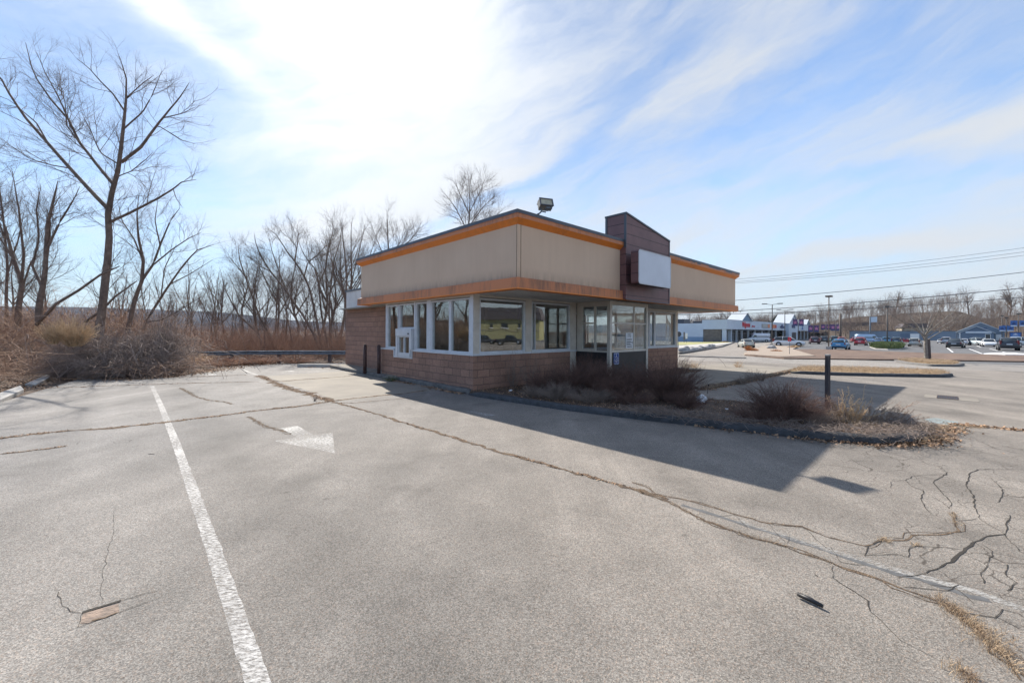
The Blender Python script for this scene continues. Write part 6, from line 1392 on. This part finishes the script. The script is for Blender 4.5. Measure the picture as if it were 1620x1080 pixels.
# ---- lamp posts
def lamp(px, py, ptop, label, r=.07, heads=2, mt='pole', banner=None, d=None, sq=.6, group='lamp posts in the far parking lot'):
    p = at(px, py) if d is None else atd(px, 530, d); p.z = gz(p.x, p.y); top = EYE + (HY + ROLL * (px - 810) - ptop) / FPX * p.y; h = top - p.z
    L_ = empty('lamp_post', p, TH, label, 'lamp post', group); MB().tube([(0, 0, 0), (0, 0, h)], [r, r * .75], 8).build('pole', M[mt], L_); MB().box(-.3, .3, -.3, .3, 0, .55).build('footing', M['concrete_pale'], L_)
    a = TH
    if heads == 2:
        for s in (-1, 1):
            MB().tube([(0, 0, h - .05), (s * .9, 0, h + .08)], .04, 5).build('arm', M[mt], L_); MB().box(min(s * .8, s * 1.7), max(s * .8, s * 1.7), -.22, .22, h + .06, h + .2).build('lamp_head', M[mt], L_)
    else:
        MB().box(-sq * .45, sq * .55, -sq * .35, sq * .35, h - .02, h + .18).build('lamp_head', M[mt], L_)
    return L_, p, h
lamp(1311, 553.5, 469.5, 'brown lamp post with a flat box head standing in the street verge', .085, 1, 'pole_wood', sq=1.1)
def banner(L_, h, z0, z1, w, cols, name='banner', two=True):
    for s in ((-1, 1) if two else (1,)):
        x0, x1 = (s * .14, s * (.14 + w)) if s > 0 else (s * (.14 + w), s * .14)
        b = MB().box(x0, x1, -.02, .02, z0, z1).build(name, M[cols[0]], L_); cx = (x0 + x1) / 2; hz = z1 - z0; cz = z0 + hz * .52
        star = [(cx + (w * .48 if k % 2 == 0 else w * .22) * math.sin(R(36 * k)), cz + hz * (.30 if k % 2 == 0 else .13) * math.cos(R(36 * k))) for k in range(10)]
        MB().prism(star, -.028, -.021, 'y').build('star_motif', M[cols[1]], b); MB().box(x0 + .05, x1 - .05, -.026, -.021, z0 + .05, z0 + hz * .2).build('lower_stripe', M[cols[2]], b)
        MB().tube([(0, 0, z1 + .03), (s * (w + .2), 0, z1 + .03)], .025, 5).build('banner_arm', M['pole'], b)
for i, (px, d, pt, lb, bn) in enumerate(((1221.5, 78, 481.5, 'tall twin head lamp post beside the white side on vehicle', 0), (1241.5, 97.5, 490.5, 'second twin head lamp post, left of the steep lettered gable', 0), (1262.8, 112, 495, 'twin head lamp post carrying the largest pair of pink banners', (505, 515.5, 1.1)),
        (1287, 131, 499.5, 'twin head lamp post with pink banners low over the maroon vehicle', (514.5, 525, 1.25)), (1306.5, 149, 503, 'twin head lamp post with banners just left of the brown post', (513, 521.5, 1.3)), (1322, 170, 506, 'farthest twin head lamp post with pink banners', (513, 523, 1.5)))):
    L_, p, h = lamp(px, 0, pt, lb, .10, 2, 'pole', d=d)
    if bn:
        z = lambda py: EYE + (HY + ROLL * (px - 810) - py) / FPX * d - p.z
        banner(L_, h, z(bn[1]), z(bn[0]), bn[2], ('plum', 'pink', 'navy'))
    L_.rotation_euler.z = -math.atan2(p.x, p.y)
lamp(1403.5, 548.5, 485.5, 'slim black lamp post rising from the green traffic island', .11, 1, 'pole', sq=.9)
for i, (px, d, pt, b0, b1, two, lb) in enumerate(((1585, 120, 500, 514.5, 524, False, 'lamp post with one blue banner right of the gabled shop'), (1592, 100, 503, 515.5, 524, True, 'grey lamp post between two small blue banners'), (1611, 92, 497, 507, 516.5, True, 'lamp post with the two highest blue banners at the right edge'))):
    L_, p, h = lamp(px, 0, pt, lb, .09, 1, 'pole', d=d, group='banner posts at the far right')
    z = lambda py: EYE + (HY + ROLL * (px - 810) - py) / FPX * d - p.z
    banner(L_, h, z(b1), z(b0), 1.0, ('sign_blue', 'navy', 'white'), two=two); L_.rotation_euler.z = -math.atan2(p.x, p.y)
p = atd(1376.5, 541, 150); p.z = MZ; U_ = empty('pole_sign', p, -.8, 'pale pole carrying a small square sign in front of the wooded slope', 'sign')
MB().tube([(0, 0, 0), (0, 0, 8.6)], .22, 8).build('pole', M['steel'], U_); MB().box(.1, 1.9, -.1, .1, 6.6, 8.6).build('panel', M['mall_blue'], U_)
p = atd(1329.5, 541, 118); p.z = gz(p.x, p.y); MB().tube([(0, 0, 0), (0, 0, 8.2)], [.30, .24], 8).build('utility_pole', M['pole_wood'], label='thick brown bare topped pole behind the blue hatchback', cat='pole').location = p
p = atd(1606.5, 541, 84); p.z = MZ; PS = empty('price_sign', p, -math.atan2(p.x, p.y), 'dark blue roadside sign board with a glowing orange and red bottom row', 'sign')
MB().box(-.75, .75, -.15, .15, .7, 2.45).box(-.6, -.45, -.1, .1, 0, .7).box(.45, .6, -.1, .1, 0, .7).build('cabinet', M['navy'], PS); MB().box(-.62, .62, -.17, -.151, 1.25, 2.3).build('panel', M['sign_blue'], PS)
MB().prism([(-.35, 1.95), (0, 2.2), (.35, 1.95)], -.18, -.171, 'y').build('peak_emblem', M['white'], PS); MB().box(-.4, .4, -.18, -.171, 1.62, 1.68).box(-.4, .4, -.18, -.171, 1.42, 1.47).build('sign_lines', M['white'], PS)
MB().box(-.42, -.05, -.17, -.151, .82, 1.1).build('red_digits', mat('led_red', (1, .10, .03), .5, emit=1.3), PS); MB().box(.08, .55, -.17, -.151, .82, 1.1).build('orange_digits', M['led'], PS)
PS.scale = (1.05,) * 3; PS.location.z = MZ + .35
p = atd(1447, 541, 95); p.z = gz(p.x, p.y); NB = empty('notice_board', p, -math.atan2(p.x, p.y), 'pale grey board on two legs behind the small bare tree', 'sign')
MB().box(-.75, .75, -.04, .04, 1.55, 2.5).build('board', M['white'], NB)
for s in (-1, 1): MB().box(s * .6 - .04, s * .6 + .04, -.04, .04, 0, 1.55).build('leg', M['steel'], NB)
p = at(1249, 562); RS = empty('small_road_sign', p, -math.atan2(p.x, p.y), 'little red and white sign on a thin pole in the gravel bed', 'sign')
MB().tube([(0, 0, 0), (0, 0, 1.75)], .025, 6).build('pole', M['steel'], RS); MB().box(-.13, .13, -.015, .015, 1.35, 1.75).build('panel', M['red'], RS)
p = atd(1084, 541, 88); p.z = MZ + .3; ES = empty('utility_cabinet', p, -math.atan2(p.x, p.y), 'small pale meter boxes on a stand by the blue side wall', 'cabinet')
MB().box(-.35, -.05, -.1, .1, .6, 2.3).build('dark_box', M['block_dark'], ES); MB().box(.05, .45, -.1, .1, .9, 2.1).build('pale_box', M['white'], ES); MB().tube([(-.2, 0, 0), (-.2, 0, .6)], .04, 6).build('leg', M['steel'], ES); MB().tube([(.25, 0, 0), (.25, 0, .9)], .04, 6).build('leg', M['steel'], ES)
p = at(1073.5, 555); SS = empty('back_of_stop_sign', p, -math.atan2(p.x, p.y), 'grey back of an octagonal sign beside the brick pier', 'sign')
MB().tube([(0, .03, 0), (0, .03, 1.9)], .03, 6).build('pole', M['steel'], SS); MB().prism([(.3 * math.cos(R(22.5 + 45 * k)), 1.9 + .3 * math.sin(R(22.5 + 45 * k))) for k in range(8)], -.01, .01, 'y').build('panel', M['pole'], SS)
# boulders, clumps
for i, (px, py, sx_, sz_, m, nm, lb, ct) in enumerate(((1220.5, 552.5, .62, .36, 'rock', 'boulder', 'white streaked boulder in the gravel bed', 'boulder'), (1189, 556.5, .42, .30, 'rust_shrub', 'ornamental_grass', 'rusty orange clump at the mouth of the entrance road', 'grass clump'), (1183, 552.5, .35, .30, 'rust_shrub', 'ornamental_grass', 'smaller rusty clump behind the orange one', 'grass clump'),
        (1228, 557, .36, .18, 'rust_shrub', 'ornamental_grass', 'low brown clump right below the boulder', 'grass clump'), (1255, 550.5, .5, .26, 'straw', 'ornamental_grass', 'round straw coloured clump below the white vehicle', 'grass clump'), (1262, 548.5, .55, .28, 'straw', 'ornamental_grass', 'straw coloured clump behind the first one', 'grass clump'), (1147, 541.5, .5, .22, 'rust_shrub', 'ornamental_grass', 'rusty clump at the far end of the entrance kerb', 'grass clump'))):
    p = at(px, py)
    if m == 'rock': lump(nm, p, sx_, sx_ * .7, sz_, M[m], 70 + i, .3, label=lb, cat=ct)
    else: clump(nm, p, 260, sz_ * 2.4, sx_ * 1.5, M['rust_shrub'] if m == 'rust_shrub' else M['tan_weed'], 170 + i, lb, ct, r=(.012, .022), K=4, flop=1.2, group='clumps in the gravel beds')
def rockrow():
    root = empty('rock_border', (0, 0, 0), 0, 'grey rubble border along the left side of the entrance road', 'rock border')
    for i in range(22):
        t = i / 21; a = at(1083, 556.5); b = at(1128, 548.5); q = a.lerp(b, t); q.z = gz(q.x, q.y)
        o = lump('rock', q, rnd.uniform(.35, .6), rnd.uniform(.3, .5), rnd.uniform(.18, .3), M['rock'], 300 + i, .3); o.parent = root
rockrow()
curb('kerb', pix([(1076, 560), (1120, 553), (1150, 546), (1163, 541.5)]), .3, .16, M['kerb'], kind='structure')
# small pale tree on the street island with a leaning post
p = at(1466, 572.5)
def young():
    rg2 = random.Random(4); limbs = [([(0, 0, -.05), (-.03, 0, .8), (-.05, 0, 1.6), (-.08, 0, 2.1)], [.15, .125, .11, .10])]
    for a, h, L_, b0 in ((200, 2.0, 2.6, 1.5), (150, 2.1, 3.0, 2.0), (-20, 2.2, 3.3, 1.9), (30, 2.6, 2.7, 2.1), (100, 2.9, 2.4, 2.0), (250, 2.6, 2.6, 2.1), (0, 1.9, 3.9, 1.6), (180, 1.7, 3.2, 1.9), (320, 2.5, 2.6, 2.1), (60, 2.8, 2.3, 2.0)):
        d = Vector((math.cos(R(a)), math.sin(R(a)), .0)); o = [(-.07, 0, b0)]
        for q in (1, 2, 3, 4): t = q / 4; o.append((-.07 + d.x * L_ * .8 * t ** 1.1, d.y * L_ * .8 * t, b0 + h * t * .95))
        limbs.append((o, [.045, .032, .022, .014, .008]))
    r = make_tree('young_tree', limbs, 77, [dict(per_m=3.0, length=1.1, ang=35, trop=.10, K=5, t0=.3, rmax=.02, trunk=True), dict(per_m=5.5, length=.6, ang=34, trop=.06, K=4, rmax=.010)], M['bark_pale'], M['grey_weed'], label='small pale barked vase shaped tree on the street island', cat='tree')
    r.location = p; return r
young()
p2 = at(1471.5, 573.5); PO2 = MB().box(-.06, .06, -.06, .06, -.1, 1.75).build('leaning_post', M['wood_post'], label='dark leaning post beside the small pale tree', cat='post'); PO2.location = p2; PO2.rotation_euler = (0, R(-7), .4)

# ---- overhead cables, all in the vertical plane of the street poles
def wire(pa, pb, off, label, r=.018, sag=.0, mid=None):
    """cable through two pixels, in the plane parallel to the street at offset off, carried on past both"""
    A1 = A0 + vn * off
    def hit(px, py):
        r_ = ray(px, py); o = Vector((0, 0, EYE)); t = (A1 - o).dot(vn) / r_.dot(vn); return o + r_ * t
    a, b = hit(*pa), hit(*pb); L_ = (b - a); sg_ = [a + L_ * t for t in np.linspace(-2.2, 1.9, 40)]
    tm = [(t + .0) * (t - 1) for t in np.linspace(-2.2, 1.9, 40)]
    pts = [q + Vector((0, 0, sag * k)) for q, k in zip(sg_, tm)]
    mb = MB(); mb.tube(pts, r, 5); mb.build('overhead_cable', M['wire'], label=label, cat='cable', group='cables strung along the street')
wire((1172, 474.5), (1620, 430.5), 4, 'upper thick overhead cable crossing above the far parking lot', .024, .5)
wire((1172, 491.5), (1620, 455.5), 4, 'lower thick overhead cable just above the strip mall roof', .030, .5)
wire((1340, 489.5), (1620, 470.0), 14, 'lowest overhead cable in front of the wooded slope', .03, .3)
for i, (a, b, lb) in enumerate(((441, 392, 'highest thin overhead wire right of the roof'), (445, 398.5, 'second thin overhead wire right of the roof'), (447.5, 404, 'third thin overhead wire right of the roof'))): wire((1172, a), (1620, b), 9, lb, .014, .8)

# ---- wooded slopes and far hill
def hillmesh(name, fn, x0, x1, y0, y1, nx, ny, m, rot=0.0):
    gx, gy = np.meshgrid(np.linspace(x0, x1, nx), np.linspace(y0, y1, ny)); fx = gx.ravel(); fy = gy.ravel(); z = fn(fx, fy); V = np.stack([fx, fy, z], 1)
    i = np.arange((ny - 1) * nx).reshape(ny - 1, nx)[:, :-1].ravel(); F = np.stack([i, i + 1, i + nx + 1, i + nx], 1)
    return link(name, fast_mesh(name, V, F, m, True), kind='structure')
def sm(t): t = np.clip(t, 0, 1); return t * t * (3 - 2 * t)
def slope_z(x, y):    # the rise behind the mall: by distance and by bearing
    d = np.hypot(x, y); az = np.degrees(np.arctan2(x, y)); k = np.interp(az, [20, 27, 31, 36, 40, 44, 47.5, 49, 50.5, 53, 60, 80], [3, 3, 4, 9, 13, 15, 15.5, 11, 12, 17, 18, 18])
    return -1.3 + k * sm((d - 225) / 110)
hillmesh('hillside', slope_z, 80, 620, 60, 460, 100, 80, M['hill_ground'])
def far_ridge(x, y):
    r = np.hypot(x, y); az = np.degrees(np.arctan2(x, y)); h = np.interp(az, [-80, -60, -51, -45, -41, -37, -33, -29, -24, -18, 0, 30], [60, 62, 63, 65, 69, 66, 55, 43, 36, 32, 30, 30])
    return -3 + h * sm((r - 1100) / 500) + 5 * np.sin(x * .011) * np.cos(y * .013) * sm((r - 1100) / 500)
hillmesh('far_hill', far_ridge, -2800, 900, 500, 2300, 150, 110, M['hill'])
rg = np.random.default_rng(12)
def wood(n, sampler, label, name, H=(6.5, 11.5), m='far_wood', rr=.06):
    """a far wood as one mass: trunks, limbs and sprays of twigs"""
    x, y = sampler(n); n = len(x); z = slope_z(x, y); h = rg.uniform(*H, n); K = 4
    t = np.linspace(0, 1, K)[None]; P = np.stack([x[:, None] + rg.normal(scale=.3, size=(n, K)).cumsum(1), y[:, None] + rg.normal(scale=.3, size=(n, K)).cumsum(1), z[:, None] - .5 + h[:, None] * t], -1)
    Rd = (h * .010)[:, None] * np.linspace(1, .3, K)[None]; a = tubes(P, Rd)
    s1 = spawn(rg, P, Rd, h, 1.5, 5.2, 40, .22, K=4, t0=.25, rmax=rr, wob=.15); b = tubes(s1[0], s1[1])
    s2 = spawn(rg, s1[0], s1[1], s1[2], 2.0, 2.2, 38, .12, K=3, t0=.15, rmax=rr * .45); c = tubes(s2[0], s2[1])
    stuff(name, M[m], join([a, b, c]), label, 'woodland')
def samp(n):
    az = np.radians(rg.uniform(24, 62, n)); d = 224 + 150 * rg.random(n) ** 1.3; return np.sin(az) * d, np.cos(az) * d
wood(1150, samp, 'leafless wood covering the slope behind the far shops', 'wooded_slope')
# single trees one can tell apart on the skyline
def big(px, py, d, h, seed, label, sp=.6):
    r = generic(seed, h, h * .022, sp, 7, lv=[dict(per_m=1.3, length=h * .24, ang=40, trop=.1, K=6, t0=.25, rmax=.09, trunk=True), dict(per_m=1.6, length=h * .12, ang=38, trop=.08, K=4, rmax=.045), dict(per_m=2.6, length=h * .06, ang=38, trop=.04, K=3, rmax=.025)], label=label, cat='tree', group='skyline trees beyond the shops')
    p = atd(px, py, d); r.location = (p.x, p.y, float(slope_z(np.array([p.x]), np.array([p.y]))[0]) - .5); return r
big(1533, 500, 215, 15, 201, 'wide crowned bare tree on the ridge above the gabled shop', .8)
big(1598, 500, 200, 17, 202, 'tall bare tree at the right edge of the skyline')
big(1622, 500, 190, 17, 203, 'tall bare tree cut by the right border of the view')
big(1416, 500, 235, 15, 204, 'bare tree crowns standing above the middle of the wooded slope')
big(1345, 500, 230, 13, 205, 'bare tree at the left shoulder of the wooded slope')
for i, (px, d, h) in enumerate(((1075, 150, 10), (1092, 155, 11), (1106, 160, 12), (1124, 158, 10.5), (1140, 165, 11), (1160, 168, 14), (1172, 180, 11), (1192, 175, 10), (1204, 180, 11.5), (1245, 215, 12), (1257, 220, 11), (1140, 180, 12), (1086, 175, 12))):
    if i < 3:
        r = big(px, 520, d, h, 210 + i, ('bare tree behind the left part of the strip mall roof'), .5); fr_ = (fr_ + [r]) if i else [r]
        tag(r, group='bare trees behind the strip mall')
    else:
        s = fr_[i % 3]; p = atd(px, 520, d); r = copy_tree_(s, (p.x, p.y, -1.3), i * 1.3, h / 11.0, label='bare tree behind the left part of the strip mall roof', group='bare trees behind the strip mall')
# evergreen behind the mall
def evergreen(px, d, h, w, label, seed):
    rg3 = np.random.default_rng(seed); p = atd(px, 520, d); root = empty('evergreen_tree', (p.x, p.y, -1.2), 0, label, 'tree'); MB().tube([(0, 0, 0), (0, 0, h * .9)], [.3, .05], 8).build('trunk', M['bark'], root)
    n = 5200; t = rg3.random(n) ** .8; a = rg3.uniform(0, 6.28, n); rad = w * (1 - t) ** .7 * (.75 + .3 * np.sin(a * 3 + t * 9)) * np.sqrt(rg3.uniform(.25, 1, n)); c = np.stack([np.cos(a) * rad, np.sin(a) * rad, h * (.12 + .88 * t)], -1)
    v, f = leaves(rg3, c[:, 0], c[:, 1], c[:, 2], s=(.18, .42), up=.7); link('crown', fast_mesh('crown', v, f, M['evergreen']), root)
evergreen(1229, 165, 9.5, 5.2, 'broad dark evergreen behind the middle of the strip mall', 1)
evergreen(1216, 175, 7.5, 4.5, 'lower olive evergreen left of the broad dark one', 2)

# ---- what the front windows mirror: a yellow two storey house and pickups to the right, out of the picture
YH = empty('yellow_house', (109, 1.5, gz(109, 1.5)), R(-82), 'yellow two storey building mirrored in the first front window', 'building')
MB().box(-11, 11, 0, 9, 0, 6.0).build('wall', M['yellow'], YH); MB().prism([(-11.6, 6.0), (11.6, 6.0), (10.5, 9.6), (-10.5, 9.6)], -.6, 9.6, 'y').build('roof', M['roof_dark'], YH)
for k, (x_, w2) in enumerate(((-8.6, .8), (-4.8, .8), (-.6, 1.9), (3.6, .8), (7.4, .8))):
    w_ = MB().box(x_ - w2 / 2, x_ + w2 / 2, -.06, 0, 3.7, 4.9).build('window', M['car_glass'], YH); MB().box(x_ - w2 / 2 - .2, x_ + w2 / 2 + .2, -.14, 0, 3.45, 3.7).build('sill', M['white'], w_)
MB().box(-11.05, 11.05, -.1, 0, 2.9, 3.05).build('belt_course', M['beige'], YH)
for (x_, y_, c_, lb) in ((70, 6.5, (.03, .03, .035), 'black pickup mirrored in the first front window'), (72, 1.0, (.05, .05, .06), 'charcoal pickup mirrored beside the black one')):
    car('pickup', c_, (x_, y_, gz(x_, y_)), R(95), lb)
for i, (px_, py_, s_) in enumerate(((75, 22, 1.1), (95, 30, 1.3), (80, -16, 1.2), (120, 18, 1.5), (118, -18, 1.5))):
    copy_tree_(protos[i % 3], (px_, py_, gz(px_, py_)), i, s_, label='bare street tree beyond the right border, mirrored in the glass', group='mirrored street trees')

# ---- thin winter haze
hm = bpy.data.materials.new('haze'); hm.use_nodes = True; nt = hm.node_tree; N, L, new = nodes_of(nt); N.remove(N['Principled BSDF'])
pv = new('ShaderNodeVolumePrincipled'); pv.inputs['Density'].default_value = .00007; pv.inputs['Color'].default_value = (.62, .78, 1, 1); pv.inputs['Anisotropy'].default_value = .2
L.new(pv.outputs[0], N['Material Output'].inputs['Volume'])
hz_ = MB().box(-2900, 950, -300, 2350, -4.5, 135).build('haze', hm, kind='stuff', label='thin bluish winter haze in the air', cat='haze')
